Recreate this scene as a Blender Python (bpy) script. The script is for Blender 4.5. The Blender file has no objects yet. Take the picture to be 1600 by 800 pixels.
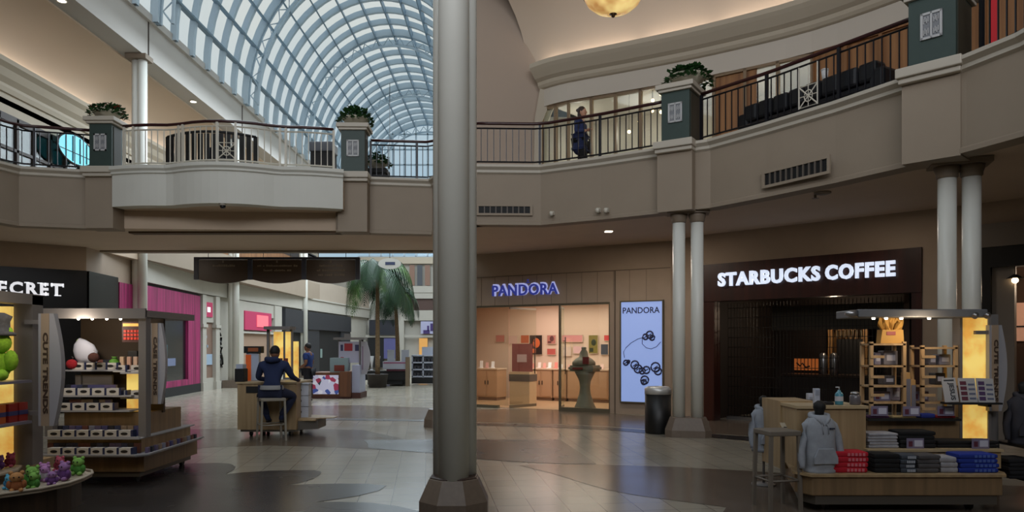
import bpy, bmesh, math, random
from mathutils import Vector, Matrix
PI = math.pi
F = 1150.0; EYE = 1.65; HOR = 541.0
C = bpy.context.scene.collection
sc = bpy.context.scene
# ------------------------------------------------------------------ camera
cd = bpy.data.cameras.new('camera'); cam = bpy.data.objects.new('camera', cd); C.objects.link(cam)
cam.location = (0, 0, EYE); cam.rotation_euler = (PI/2, 0, 0)
cd.sensor_width = 36; cd.lens = 36*F/1600; cd.shift_y = (HOR-400)/1600; cd.clip_end = 300
sc.camera = cam
# ------------------------------------------------------------------ colour management
sc.view_settings.view_transform = 'Standard'; sc.view_settings.look = 'None'
sc.view_settings.exposure = 0.0; sc.view_settings.gamma = 1.0; sc.view_settings.use_curve_mapping = False
sc.cycles.use_denoising = True
sc.cycles.max_bounces = 8; sc.cycles.diffuse_bounces = 4; sc.cycles.transparent_max_bounces = 16
sc.cycles.sample_clamp_indirect = 4.0; sc.cycles.caustics_reflective = False; sc.cycles.caustics_refractive = False
# ------------------------------------------------------------------ world: hazy bright sky, bluer towards the horizon, thin cloud
wd = bpy.data.worlds.new('sky'); sc.world = wd; wd.use_nodes = True
nt = wd.node_tree; nt.nodes.clear()
wo = nt.nodes.new('ShaderNodeOutputWorld'); bg = nt.nodes.new('ShaderNodeBackground')
tc = nt.nodes.new('ShaderNodeTexCoord'); sp = nt.nodes.new('ShaderNodeSeparateXYZ')
cr = nt.nodes.new('ShaderNodeValToRGB'); nz = nt.nodes.new('ShaderNodeTexNoise'); ad = nt.nodes.new('ShaderNodeMath')
mr = nt.nodes.new('ShaderNodeMath')
nz.inputs['Scale'].default_value = 3.0; nz.inputs['Detail'].default_value = 3
mr.operation = 'MULTIPLY_ADD'; mr.inputs[1].default_value = 0.35; mr.inputs[2].default_value = -0.17
ad.operation = 'ADD'
nt.links.new(tc.outputs['Generated'], sp.inputs[0]); nt.links.new(tc.outputs['Generated'], nz.inputs['Vector'])
nt.links.new(nz.outputs['Fac'], mr.inputs[0]); nt.links.new(sp.outputs['Z'], ad.inputs[0]); nt.links.new(mr.outputs[0], ad.inputs[1])
nt.links.new(ad.outputs[0], cr.inputs[0])
e = cr.color_ramp.elements
e[0].position = 0.12; e[0].color = (0.34, 0.51, 0.64, 1)
e[1].position = 0.42; e[1].color = (0.68, 0.71, 0.68, 1)
bg.inputs['Strength'].default_value = 1.0
nt.links.new(cr.outputs[0], bg.inputs[0]); nt.links.new(bg.outputs[0], wo.inputs[0])

def area(name, loc, rot, sx, sy, power, col=(1, 1, 1), portal=False, spread=PI):
    l = bpy.data.lights.new(name, 'AREA'); l.shape = 'RECTANGLE'; l.size = sx; l.size_y = sy; l.energy = power; l.color = col
    l.spread = spread
    if portal: l.cycles.is_portal = True
    o = bpy.data.objects.new(name, l); o.location = loc; o.rotation_euler = rot; C.objects.link(o); return o
def point(name, loc, power, col=(1, .8, .55), r=.08):
    l = bpy.data.lights.new(name, 'POINT'); l.energy = power; l.color = col; l.shadow_soft_size = r
    o = bpy.data.objects.new(name, l); o.location = loc; C.objects.link(o); return o
WARM = (1.0, .76, .54); COVE = (1.0, .84, .70); COOL = (.80, .91, 1.0)
# daylight: portals over the two roof openings (the sky itself gives the light)
area('portal_vault', (-5.8, 32.5, 17.6), (0, 0, 0), 10, 37, 1, portal=True)
# roof light of the court above the visitor
area('court_daylight', (-3.0, 5.0, 12.2), (0, 0, 0), 9, 9, 420, COOL)
# unseen fill lamp added behind the visitor to brighten the fascias
area('court_fill', (0, -4.5, 9.0), (math.radians(96), 0, 0), 16, 4, 640, (.93, .95, 1.0), spread=math.radians(104))
# lit wing beyond the bridge; sun lamp added to brighten the edge beam
sl = bpy.data.lights.new('beam_fill_sun', 'SUN'); sl.energy = 1.3; sl.angle = 1.3; sl.color = (.86, .93, 1.0)
so = bpy.data.objects.new('beam_fill_sun', sl); C.objects.link(so); so.rotation_euler = (math.radians(-8), math.radians(38), 0)
area('wing_daylight', (-5.8, 33.0, 10.6), (0, 0, 0), 7, 26, 3200, COOL)

# ------------------------------------------------------------------ materials
def lin(c): return tuple((x/255/12.92 if x/255 <= .04045 else ((x/255+.055)/1.055)**2.4) for x in c)
MATS = {}
def M(name, rgb=None, rough=.6, metal=0, emit=None, strength=0, noise=0, nscale=8, alpha=None, spec=.5, bump=0):
    if name in MATS: return MATS[name]
    m = bpy.data.materials.new(name); m.use_nodes = True; n = m.node_tree; b = n.nodes['Principled BSDF']
    c = lin(rgb)
    b.inputs['Base Color'].default_value = (*c, 1); b.inputs['Roughness'].default_value = rough; b.inputs['Metallic'].default_value = metal
    b.inputs['Specular IOR Level'].default_value = spec
    if emit: b.inputs['Emission Color'].default_value = (*lin(emit), 1); b.inputs['Emission Strength'].default_value = strength
    if noise:
        t = n.nodes.new('ShaderNodeTexCoord'); z = n.nodes.new('ShaderNodeTexNoise'); z.inputs['Scale'].default_value = nscale; z.inputs['Detail'].default_value = 4
        r = n.nodes.new('ShaderNodeValToRGB')
        r.color_ramp.elements[0].position = .3; r.color_ramp.elements[0].color = (*[x*(1-noise) for x in c], 1)
        r.color_ramp.elements[1].position = .7; r.color_ramp.elements[1].color = (*[min(1, x*(1+noise)) for x in c], 1)
        n.links.new(t.outputs['Object'], z.inputs['Vector']); n.links.new(z.outputs['Fac'], r.inputs[0]); n.links.new(r.outputs[0], b.inputs['Base Color'])
        if bump:
            bp = n.nodes.new('ShaderNodeBump'); bp.inputs['Strength'].default_value = bump; bp.inputs['Distance'].default_value = .01
            n.links.new(z.outputs['Fac'], bp.inputs['Height']); n.links.new(bp.outputs[0], b.inputs['Normal'])
    MATS[name] = m; return m
def glassmat(name, tint=(1, 1, 1), refl=.08):
    m = bpy.data.materials.new(name); m.use_nodes = True; n = m.node_tree; n.nodes.clear()
    o = n.nodes.new('ShaderNodeOutputMaterial'); mx = n.nodes.new('ShaderNodeMixShader'); t = n.nodes.new('ShaderNodeBsdfTransparent'); g = n.nodes.new('ShaderNodeBsdfGlossy')
    t.inputs[0].default_value = (*tint, 1); g.inputs['Roughness'].default_value = .03
    mx.inputs[0].default_value = refl
    n.links.new(t.outputs[0], mx.inputs[1]); n.links.new(g.outputs[0], mx.inputs[2]); n.links.new(mx.outputs[0], o.inputs[0]); MATS[name] = m; return m
def stripes(name, a, b, scale, rough=.5, axis='X', emit=0, dist=2.0, noise_mix=True):
    """wood-like or pleated streaks between two colours"""
    m = bpy.data.materials.new(name); m.use_nodes = True; n = m.node_tree; p = n.nodes['Principled BSDF']
    t = n.nodes.new('ShaderNodeTexCoord'); mp = n.nodes.new('ShaderNodeMapping'); z = n.nodes.new('ShaderNodeTexNoise'); r = n.nodes.new('ShaderNodeValToRGB')
    s = {'X': (scale, scale, scale*.04), 'Z': (scale*.04, scale, scale)}[axis]
    mp.inputs['Scale'].default_value = s; z.inputs['Scale'].default_value = 1; z.inputs['Detail'].default_value = 5
    r.color_ramp.elements[0].position = .35; r.color_ramp.elements[0].color = (*lin(a), 1); r.color_ramp.elements[1].position = .65; r.color_ramp.elements[1].color = (*lin(b), 1)
    n.links.new(t.outputs['Object'], mp.inputs[0]); n.links.new(mp.outputs[0], z.inputs['Vector']); n.links.new(z.outputs['Fac'], r.inputs[0]); n.links.new(r.outputs[0], p.inputs['Base Color'])
    p.inputs['Roughness'].default_value = rough
    if emit: n.links.new(r.outputs[0], p.inputs['Emission Color']); p.inputs['Emission Strength'].default_value = emit
    MATS[name] = m; return m
plaster = M('plaster_beige', (158, 145, 130), .75, noise=.03, nscale=2)
plaster_w = M('plaster_offwhite', (172, 168, 158), .7, noise=.03, nscale=2)
fascia_m = M('fascia_paint', (144, 130, 113), .7, noise=.03, nscale=2)
bow_m = M('bow_front_paint', (200, 199, 190), .65, noise=.02, nscale=2)
ledge_m = M('ledge_paint', (182, 174, 160), .55)
soffit_m = M('soffit_paint', (196, 176, 154), .75, noise=.03, nscale=1.5)
cove_m = M('cove_paint', (214, 196, 176), .8)
cornice_m = M('cornice_paint', (184, 172, 152), .6)
beam_m = M('beam_paint', (186, 182, 176), .7)
brownwall = M('storefront_taupe', (158, 140, 122), .65, noise=.04, nscale=3)
col_m = M('column_enamel', (216, 216, 208), .38, noise=.02, nscale=3)
base_m = M('column_base_stone', (110, 97, 85), .45, noise=.08, nscale=20)
green_m = M('pier_green', (46, 62, 57), .55, noise=.05)
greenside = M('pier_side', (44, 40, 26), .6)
darkmetal = M('dark_metal', (22, 22, 28), .4, metal=.3)
whitemetal = M('white_metal', (196, 190, 176), .45)
handrail_m = M('mahogany_handrail', (52, 22, 22), .3)
plaque_m = M('plaque_white', (176, 176, 176), .5)
mull_m = M('skylight_frame', (186, 204, 216), .5)
mull_d = M('skylight_purlin', (120, 142, 158), .5)
sky_glass = glassmat('skylight_glass', (.95, .98, 1), .04)
shop_glass = glassmat('shop_glass', (.93, .96, .93), .06)
black_m = M('black_gloss', (10, 10, 11), .25)
blackmatt = M('black_matt', (12, 12, 13), .7)
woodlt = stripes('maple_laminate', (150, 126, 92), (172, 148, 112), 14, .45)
woodmid = stripes('oak_slats', (120, 80, 48), (158, 112, 70), 10, .5)
wooddk = stripes('dark_cherry', (40, 15, 9), (58, 22, 13), 8, .4)
steel = M('brushed_steel', (170, 170, 172), .3, metal=.9)
greyframe = M('grey_frame', (112, 108, 106), .5)
litpanel = None
leafg = M('leaf_green', (34, 74, 30), .55, noise=.35, nscale=30)
leafd = M('leaf_dark', (20, 46, 30), .55, noise=.35, nscale=20)
soil = M('soil', (40, 30, 22), .9)

# ------------------------------------------------------------------ mesh helper
class MB:
    def __init__(s): s.bm = bmesh.new(); s.mi = 0; s.T = Matrix.Identity(4)
    def v(s, p): return s.bm.verts.new(s.T @ Vector(p))
    def f(s, vs, smooth=False):
        try:
            fa = s.bm.faces.new(vs); fa.material_index = s.mi; fa.smooth = smooth; return fa
        except ValueError: return None
    def box(s, x0, x1, y0, y1, z0, z1):
        vs = [s.v((x, y, z)) for z in (z0, z1) for x, y in ((x0, y0), (x1, y0), (x1, y1), (x0, y1))]
        for q in ((3, 2, 1, 0), (4, 5, 6, 7), (0, 1, 5, 4), (1, 2, 6, 5), (2, 3, 7, 6), (3, 0, 4, 7)): s.f([vs[i] for i in q])
        return s
    def rings(s, rs, cap=True, smooth=True, close=True):
        R = [[s.v(p) for p in r] for r in rs]; n = len(R[0])
        for a, b in zip(R, R[1:]):
            for i in range(n if close else n-1): s.f([a[i], a[(i+1) % n], b[(i+1) % n], b[i]], smooth)
        if cap and close: s.f(R[0][::-1]); s.f(R[-1])
        return s
    def lathe(s, prof, c=(0, 0, 0), n=24, cap=True, smooth=True, ph=0, sx=1, sy=1):
        return s.rings([[(c[0]+r*sx*math.cos(ph+2*PI*i/n), c[1]+r*sy*math.sin(ph+2*PI*i/n), c[2]+z) for i in range(n)] for r, z in prof], cap, smooth)
    def tube(s, pts, r, n=8, cap=True, smooth=True):
        P = [Vector(p) for p in pts]; rs = []; up0 = None
        for i, p in enumerate(P):
            d = (P[min(i+1, len(P)-1)]-P[max(i-1, 0)]).normalized()
            a = Vector((0, 0, 1)) if abs(d.z) < .95 else Vector((1, 0, 0))
            u = d.cross(a).normalized(); w = u.cross(d).normalized()
            rr = r[i] if isinstance(r, (list, tuple)) else r
            rs.append([tuple(p+u*rr*math.cos(2*PI*k/n)+w*rr*math.sin(2*PI*k/n)) for k in range(n)])
        return s.rings(rs, cap, smooth)
    def prism(s, poly, z0, z1, smooth=False, topmi=None, botmi=None):
        a = [s.v((x, y, z0)) for x, y in poly]; b = [s.v((x, y, z1)) for x, y in poly]; n = len(poly)
        mi = s.mi
        for i in range(n): s.f([a[i], a[(i+1) % n], b[(i+1) % n], b[i]], smooth)
        if botmi is not None: s.mi = botmi
        s.f(a[::-1]); s.mi = mi
        if topmi is not None: s.mi = topmi
        s.f(b); s.mi = mi; return s
    def slab(s, poly, y0, y1):      # polygon in xz extruded in y
        a = [s.v((x, y0, z)) for x, z in poly]; b = [s.v((x, y1, z)) for x, z in poly]; n = len(poly)
        for i in range(n): s.f([a[i], a[(i+1) % n], b[(i+1) % n], b[i]])
        s.f(a[::-1]); s.f(b); return s
    def ball(s, c, r, n=12, m=8, sx=1, sy=1, sz=1):
        return s.rings([[(c[0]+r*sx*math.sin(PI*j/m)*math.cos(2*PI*i/n), c[1]+r*sy*math.sin(PI*j/m)*math.sin(2*PI*i/n), c[2]-r*sz*math.cos(PI*j/m)) for i in range(n)] for j in ([.15]+list(range(1, m))+[m-.15])], True, True)
    def make(s, name, mats, parent=None, loc=None, rz=0, bevel=0, label=None, recalc=True):
        if recalc: bmesh.ops.recalc_face_normals(s.bm, faces=s.bm.faces[:])
        me = bpy.data.meshes.new(name); s.bm.to_mesh(me); s.bm.free()
        for m in (mats if isinstance(mats, (list, tuple)) else [mats]): me.materials.append(m)
        o = bpy.data.objects.new(name, me); C.objects.link(o)
        if parent is not None: o.parent = parent
        if loc is not None: o.location = loc
        if rz: o.rotation_euler = (0, 0, rz)
        if bevel:
            b = o.modifiers.new('bevel', 'BEVEL'); b.width = bevel; b.segments = 2; b.limit_method = 'ANGLE'
        if label: o['label'] = label
        return o
def tag(o, label, cat, group=None, kind=None):
    o['label'] = label; o['category'] = cat
    if group: o['group'] = group
    if kind: o['kind'] = kind
    return o
def struct(o, label=None):
    o['kind'] = 'structure'
    if label: o['label'] = label
    return o
def thing(name, label, cat, loc=(0, 0, 0), rz=0, group=None, kind=None):
    o = bpy.data.objects.new(name, None); C.objects.link(o); o.location = loc; o.rotation_euler = (0, 0, rz); o.empty_display_size = .1
    return tag(o, label, cat, group, kind)
def dup(root, loc=None, rz=None, label=None, group=None, scale=None):
    kids = {}
    for o in C.objects:
        if o.parent is not None: kids.setdefault(o.parent.name, []).append(o)
    def cp(o, par):
        c = o.copy(); C.objects.link(c)
        if par is not None: c.parent = par
        for k in kids.get(o.name, []): cp(k, c)
        return c
    r = cp(root, None)
    if loc is not None: r.location = loc
    if rz is not None: r.rotation_euler = (0, 0, rz)
    if label: r['label'] = label
    if group: r['group'] = group
    if scale: r.scale = (scale,)*3 if not isinstance(scale, tuple) else scale
    return r
def W(px, py, D): return ((px-800)/F*D, D, EYE-(py-HOR)/F*D)
def X(px, D): return (px-800)/F*D
def Z(py, D): return EYE-(py-HOR)/F*D
def G(px, py, z=0):
    D = (EYE-z)*F/(py-HOR); return (X(px, D), D)
class Fr:
    """a vertical facade: u runs along it, v away from the visitor"""
    def __init__(s, a, b):
        s.a = Vector((a[0], a[1], 0)); d = Vector((b[0]-a[0], b[1]-a[1], 0)); s.L = d.length; s.d = d.normalized(); s.n = Vector((-s.d.y, s.d.x, 0)); s.rz = math.atan2(s.d.y, s.d.x)
    def uD(s, px, v=0):
        k = (px-800)/F; ox = s.a.x+v*s.n.x; oy = s.a.y+v*s.n.y
        u = (k*oy-ox)/(s.d.x-k*s.d.y); return u, oy+u*s.d.y
    def u(s, px, v=0): return s.uD(px, v)[0]
    def uz(s, px, py, v=0):
        u, D = s.uD(px, v); return u, Z(py, D)
    def P(s, u, v=0, z=0): return tuple(s.a+s.d*u+s.n*v+Vector((0, 0, z)))
def put(o, fr): o.location = s_ = fr.P(0); o.rotation_euler = (0, 0, fr.rz); return o
def offset(pts, d):
    """offset an open polyline sideways (positive = towards its own left)"""
    out = []
    for i, p in enumerate(pts):
        a = Vector(pts[max(i-1, 0)]); b = Vector(pts[i]); c = Vector(pts[min(i+1, len(pts)-1)])
        d1 = (b-a).normalized() if i > 0 else (c-b).normalized(); d2 = (c-b).normalized() if i < len(pts)-1 else d1
        n1 = Vector((-d1.y, d1.x)); n2 = Vector((-d2.y, d2.x)); n = (n1+n2).normalized(); k = d/max(.4, n.dot(n1))
        out.append((b.x+n.x*k, b.y+n.y*k))
    return out
def profile_strip(mb, pts, prof):
    """sweep a closed profile [(offset, z)] along an open plan polyline"""
    cols = [[(q[0], q[1], z) for q in offset(pts, d)] for d, z in prof]
    rs = [[cols[j][i] for j in range(len(prof))] for i in range(len(pts))]
    mb.rings(rs, True, False)
    return mb
def text_mesh(name, txt, size, mat, extrude=.02, bold=0, parent=None, loc=(0, 0, 0), rot=(PI/2, 0, 0), width=None, height=None, spacing=1.0, align='LEFT'):
    cu = bpy.data.curves.new(name, 'FONT'); cu.body = txt; cu.size = size; cu.extrude = extrude; cu.offset = bold; cu.space_character = spacing; cu.align_x = align
    cu.resolution_u = 3
    t = bpy.data.objects.new(name+'_tmp', cu); C.objects.link(t)
    bpy.context.view_layer.update()
    me = bpy.data.meshes.new_from_object(t.evaluated_get(bpy.context.evaluated_depsgraph_get()))
    bpy.data.objects.remove(t); bpy.data.curves.remove(cu)
    xs = [v.co.x for v in me.vertices]; ys = [v.co.y for v in me.vertices]
    if width: k = width/(max(xs)-min(xs)); x0 = min(xs)
    for v in me.vertices:
        if width: v.co.x = (v.co.x-x0)*k
        if height: v.co.y = (v.co.y-min(ys))*height/(max(ys)-min(ys))
    me.materials.clear(); me.materials.append(mat)
    o = bpy.data.objects.new(name, me); C.objects.link(o); o.location = loc; o.rotation_euler = rot
    if parent is not None: o.parent = parent
    return o
rnd = random.Random(7)

# =================================================================== SETTING: floor
tile = bpy.data.materials.new('floor_tile'); tile.use_nodes = True
def tilemat(m, c1, c2, mortar, rough):
    n = m.node_tree; p = n.nodes['Principled BSDF']
    t = n.nodes.new('ShaderNodeTexCoord'); mp = n.nodes.new('ShaderNodeMapping'); b = n.nodes.new('ShaderNodeTexBrick')
    mp.inputs['Rotation'].default_value = (0, 0, math.radians(-6.7)); b.offset = 0; b.inputs['Scale'].default_value = 1/.36
    b.inputs['Brick Width'].default_value = 1; b.inputs['Row Height'].default_value = 1; b.inputs['Mortar Size'].default_value = .014; b.inputs['Mortar Smooth'].default_value = .3
    b.inputs['Color1'].default_value = (*lin(c1), 1); b.inputs['Color2'].default_value = (*lin(c2), 1); b.inputs['Mortar'].default_value = (*lin(mortar), 1)
    z = n.nodes.new('ShaderNodeTexNoise'); z.inputs['Scale'].default_value = 1.2; r = n.nodes.new('ShaderNodeMapRange'); r.inputs['To Min'].default_value = rough-.05; r.inputs['To Max'].default_value = rough+.06
    n.links.new(t.outputs['Object'], mp.inputs[0]); n.links.new(mp.outputs[0], b.inputs['Vector']); n.links.new(b.outputs['Color'], p.inputs['Base Color'])
    n.links.new(t.outputs['Object'], z.inputs['Vector']); n.links.new(z.outputs['Fac'], r.inputs[0]); n.links.new(r.outputs[0], p.inputs['Roughness'])
    p.inputs['Specular IOR Level'].default_value = .3
    return m
tilemat(tile, (150, 144, 130), (158, 151, 137), (104, 99, 89), .2)
_tb = bpy.data.materials.new("floor_tile_brown"); _tb.use_nodes = True
tile_b = tilemat(_tb, (100, 89, 78), (106, 94, 83), (72, 64, 56), .2); 
_td = bpy.data.materials.new('floor_tile_dark'); _td.use_nodes = True
tile_d = tilemat(_td, (46, 44, 44), (51, 48, 48), (60, 58, 56), .26)
mb = MB(); mb.box(-19, 17, -6, 60, -.12, 0)
def inlay(mi, pts, z):
    mb.mi = mi; poly = [G(x, y) for x, y in pts]; a = [mb.v((x, y, z)) for x, y in poly]; mb.f(a)
inlay(2, [(-60, 900), (60, 745), (160, 735), (235, 729), (290, 725), (340, 723.5), (360, 725), (368, 729), (366, 734), (352, 741.5), (380, 738.5), (420, 736), (460, 735), (492, 735), (502, 737.5), (500, 742), (488, 749), (468, 755), (446, 758.5), (480, 757), (530, 756), (575, 756.5), (604, 759), (592, 767), (560, 775), (528, 780), (493, 785), (530, 784.5), (580, 786), (620, 791), (655, 799), (700, 815), (740, 840), (760, 900)], .004)
inlay(2, [(568, 688), (675, 687), (875, 687), (932, 725), (880, 725), (810, 722), (743, 717), (672, 708), (620, 704), (576, 700), (574, 693)], .004)
inlay(1, [(810, 727), (932, 726), (1060, 730), (1185, 737), (1420, 752), (1600, 760), (1600, 900), (1150, 900), (1130, 800), (1135, 793), (1090, 787), (1045, 781), (1000, 775), (950, 766), (905, 753), (860, 739)], .003)
inlay(1, [(260, 672), (400, 668), (568, 672), (650, 690), (600, 703), (520, 699), (420, 696), (330, 699), (250, 708)], .0015)
inlay(2, [(743, 661), (850, 663), (940, 667), (1008, 672), (1008, 677), (940, 671.5), (850, 667.5), (743, 665)], .004)
inlay(2, [(470, 653), (560, 654), (675, 656), (675, 659), (560, 657), (470, 656)], .004)
inlay(1, [(400, 636), (560, 633), (740, 640), (860, 638), (1005, 650), (1060, 655), (1008, 670), (940, 665.5), (850, 662), (740, 659.5), (675, 655), (560, 653), (470, 652), (400, 655)], .0015)
inlay(2, [(1108, 678), (1240, 687), (1420, 700), (1420, 706), (1240, 695), (1108, 684)], .004)
inlay(1, [(1108, 655), (1240, 660), (1420, 672), (1420, 699), (1240, 686), (1108, 677)], .0015)
struct(mb.make('floor', [tile, tile_b, tile_d], recalc=False), 'polished beige tile floor with brown and black inlaid curves')

# plan lines -----------------------------------------------------------
def pl(*a): return [(X(px, D), D) for px, D in a]
LEFT_FRONT = [(-13.2, 8.5), (-11.6, 11.4), (-10.16, 14.6), (-10.05, 15.0), (X(128, 15.3), 15.3)]
FR_L = LEFT_FRONT + [(X(187, 15.45), 15.45)]
FR_M = [(X(525, 15.75), 15.75), (X(580, 15.95), 15.95), (-1.75, 16.15), (-1.3, 15.2), (-.75, 14.85)]
FR_R = [(-.75, 14.85), (.585, 14.9), (X(940, 14.25), 14.25), (2.72, 13.6), (3.05, 13.35), (3.52, 13.05), (4.19, 12.1), (4.86, 11.05), (5.45, 9.95), (5.74, 9.3), (5.98, 8.6), (6.05, 7.2), (5.9, 5.5), (5.2, 3.5)]
FRONT = FR_L + FR_M[:-1] + FR_R
WALL_R = [(-1.2, 20.1), (3.75, 17.4), (4.3, 16.45), (8.0, 13.0), (9.6, 11.2), (10.6, 9.0), (11, 5.5), (10.6, 3.0)]
WING_L = [(-10.7, 18.5), (-11.0, 21.3), (-11.5, 27), (-11.4, 30), (-11.0, 39), (-10.3, 47), (-9.9, 50.7)]
VS_L = [(-15.5, 13.0), (-12.1, 17.4), (-10.7, 18.5)]
ZF0, ZF1 = 4.1, 5.3     # fascia bottom, ledge top
UPF = 5.1               # upper floor level
# slab of the upper floor: one prism between the court edge and the shop fronts, leaving the wing open beyond the bridge
poly = offset(FRONT, .12) + [(10.6, 3.5), (11, 5.5), (10.6, 9.0), (9.6, 11.2), (8.0, 13.0), (4.3, 16.45), (3.75, 17.4), (-1.1, 20.05), (-1.1, 19.3), (-10.75, 19.3), (-10.75, 21.3), (-15.5, 21.3), (-15.5, 8.5)]
mb = MB(); mb.prism(poly, 4.14, UPF, topmi=1, botmi=0)
struct(mb.make('ceiling_gallery', [soffit_m, tile_b]), 'brown soffit and slab of the upper gallery and bridge')
# recessed darker beam line under the bridge back edge
mb = MB(); mb.box(-10.7, -1.1, 19.1, 19.42, 4.10, UPF+.1); struct(mb.make('trim_bridge_rear', fascia_m))
# fascia with ledge moulding, one per run
FASC = [(-.02, 4.1), (-.02, 4.16), (.0, 4.18), (.0, 5.12), (-.05, 5.15), (-.05, 5.2), (-.12, 5.25), (-.12, 5.3), (.28, 5.3), (.28, 4.1)]
for nm, pts in (('trim_fascia_west', FR_L), ('trim_fascia_bridge', FR_M[:3]), ('trim_fascia_corner', FR_M[2:]), ('trim_fascia_east', FR_R)):
    m_ = MB(); m_.mi = 0; profile_strip(m_, pts, FASC)
    o = m_.make(nm, [fascia_m, ledge_m])
    for p in o.data.polygons:
        if p.center.z > 5.13: p.material_index = 1
    struct(o)
# back of the recess behind the bow balcony, brown darkened to carry its shade
mb = MB(); mb.box(X(187, 15.5)-.05, X(525, 15.75)+.05, 15.95, 16.2, 4.1, 5.3); struct(mb.make('trim_recess_beam', M('recess_shade_brown', (98, 80, 62), .8)))
# bow balcony -----------------------------------------------------------
bx0, bx1 = X(173, 15.0), X(536, 15.3)
bow = []
for i in range(29):
    t = i/28; x = bx0+(bx1-bx0)*t; y = 15.05+.25*t
    s_ = max(0.0, math.sin(PI*min(max((t-.0)/.27, 0), 1)) if t < .27 else 0)
    d = .12*math.sin(PI*t/.27) if t < .27 else (.5*math.sin(PI*(t-.27)/.46)**.8+.0 if t < .73 else .12*math.sin(PI*(t-.73)/.27))
    bow.append((x, y-.25*math.sin(PI*t)-d*.55))
mb = MB(); profile_strip(mb, bow, [(0, 4.5), (0, 5.14), (-.04, 5.16), (-.04, 5.2), (-.09, 5.24), (-.09, 5.31), (.3, 5.31), (.3, 4.5)])
o = struct(mb.make('trim_bow_front', [bow_m, ledge_m]), 'off-white bowed balcony front')
poly = offset(bow, .1)+[(bx1-.02, 16.0), (bx0+.02, 16.0)]
mb = MB(); mb.prism(poly, 4.52, 5.12); struct(mb.make('ceiling_bow', [soffit_m]))
# ------------------------------------------------------------------ pier = pilaster on the fascia, green box, cap
def pier(name, label, x, y, rz, w, dep, plaque=True, side=None, pil=True):
    t = thing(name, label, 'pier', (x, y, 0), rz, 'green piers along the upper gallery')
    if pil:
        m_ = MB(); m_.box(-w*.62, w*.62, -.17, .3, 4.08, 5.13); m_.make('pilaster', fascia_m, t)
    m_ = MB(); m_.box(-w*.66, w*.66, -.26, dep+.1, 5.13, 5.2); m_.box(-w*.7, w*.7, -.31, dep+.14, 5.2, 5.33); m_.make('ledge', ledge_m, t, bevel=.015)
    m_ = MB(); m_.mi = 0; m_.box(-w/2, w/2, -.12, dep, 5.33, 6.24)
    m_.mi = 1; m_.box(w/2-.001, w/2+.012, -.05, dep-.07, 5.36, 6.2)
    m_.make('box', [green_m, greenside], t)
    m_ = MB(); m_.box(-w/2-.05, w/2+.05, -.17, dep+.05, 6.24, 6.29); m_.box(-w/2-.09, w/2+.09, -.21, dep+.09, 6.29, 6.38); m_.make('cap', ledge_m, t, bevel=.012)
    if plaque:
        m_ = MB(); pw, z0, z1 = .13, 5.68, 6.03
        m_.mi = 1; m_.box(-pw, pw, -.132, -.121, z0, z1); m_.mi = 0
        for a, b, c, d in ((-pw, pw, z0, z0+.03), (-pw, pw, z1-.03, z1), (-pw, -pw+.03, z0, z1), (pw-.03, pw, z0, z1), (-.012, .012, z0, z1)):
            m_.box(a, b, -.145, -.131, c, d)
        for sx in (-1, 1):
            for sz in (0, 1):
                cx = sx*.06; cz = z0+.1+sz*.15
                for a in range(4):
                    m_.box(cx-.035+a*.018, cx-.035+a*.018+.009, -.145, -.131, cz-.045+(a % 2)*.02, cz+.045-((a+1) % 2)*.02)
        m_.make('plaque', [plaque_m, M('plaque_grey', (120, 122, 126), .6)], t, label='pale square lattice plaque')
    return t
def leafy(name, label, cat, loc, w, h, n, seed, bowl=True, group=None, red=False, s=1.0):
    r = random.Random(seed); t = thing(name, label, cat, loc, r.random()*6, group)
    if bowl:
        m_ = MB(); m_.lathe([(.10*s, 0), (.13*s, .02*s), (.13*s, .05*s), (.2*s, .09*s), (.29*s, .15*s), (.33*s, .2*s), (.345*s, .21*s), (.345*s, .235*s), (.31*s, .235*s), (.29*s, .19*s)], n=28)
        m_.make('bowl', M('bowl_cream', (196, 188, 168), .5), t)
        m_ = MB(); m_.lathe([(.28*s, .18*s), (.27*s, .205*s), (.05, .215*s)], n=20); m_.make('soil', soil, t)
    m_ = MB(); z0 = .2*s if bowl else 0
    for i in range(n):
        a = r.random()*2*PI; rr = w*math.sqrt(r.random()); cx, cy = rr*math.cos(a), rr*math.sin(a); q = rr/w
        cz = z0+h*(1-q*q*.8)*(.25+.75*r.random())-(.10*s if q > .85 else 0)
        L = .10*s*(.7+.6*r.random()); wd_ = L*.42; az = a+r.uniform(-1, 1); el = r.uniform(-.6, .9)
        d = Vector((math.cos(az)*math.cos(el), math.sin(az)*math.cos(el), math.sin(el))); sd = d.cross(Vector((r.uniform(-.3, .3), r.uniform(-.3, .3), 1))).normalized(); up = sd.cross(d)
        p = Vector((cx, cy, cz)); m_.mi = 1 if red and r.random() < .05 and cz > h*.5 else 0
        m_.f([m_.v(p), m_.v(p+d*L*.5+sd*wd_+up*.01), m_.v(p+d*L), m_.v(p+d*L*.5-sd*wd_+up*.01)])
        if i % 3 == 0: m_.mi = 0; m_.tube([(cx*.5, cy*.5, z0-.01), (cx, cy, cz)], .003*s, 4)
    m_.make('foliage', [leafg, M('leaf_red', (150, 60, 40), .6)], t, recalc=False)
    return t
PG = 'cream bowls of greenery standing on the piers'
piers = [('west', X(161, 15.35), 15.35, 0.0), ('mid', X(552, 15.8), 15.8, 0.02), ('pair', X(1062, 13.4), 13.38, -.62), ('near', X(1470, 9.65), 9.7, -1.02)]
pier('planter_pier', 'green pier with white lattice plaque at the bow balcony, nearer the black shop sign', X(162, 15.3), 15.3, .0, .46, .3)
pier('planter_pier', 'green pier with white lattice plaque between the bow balcony and the big column', X(553, 15.75), 15.75, .03, .50, .3)
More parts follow.
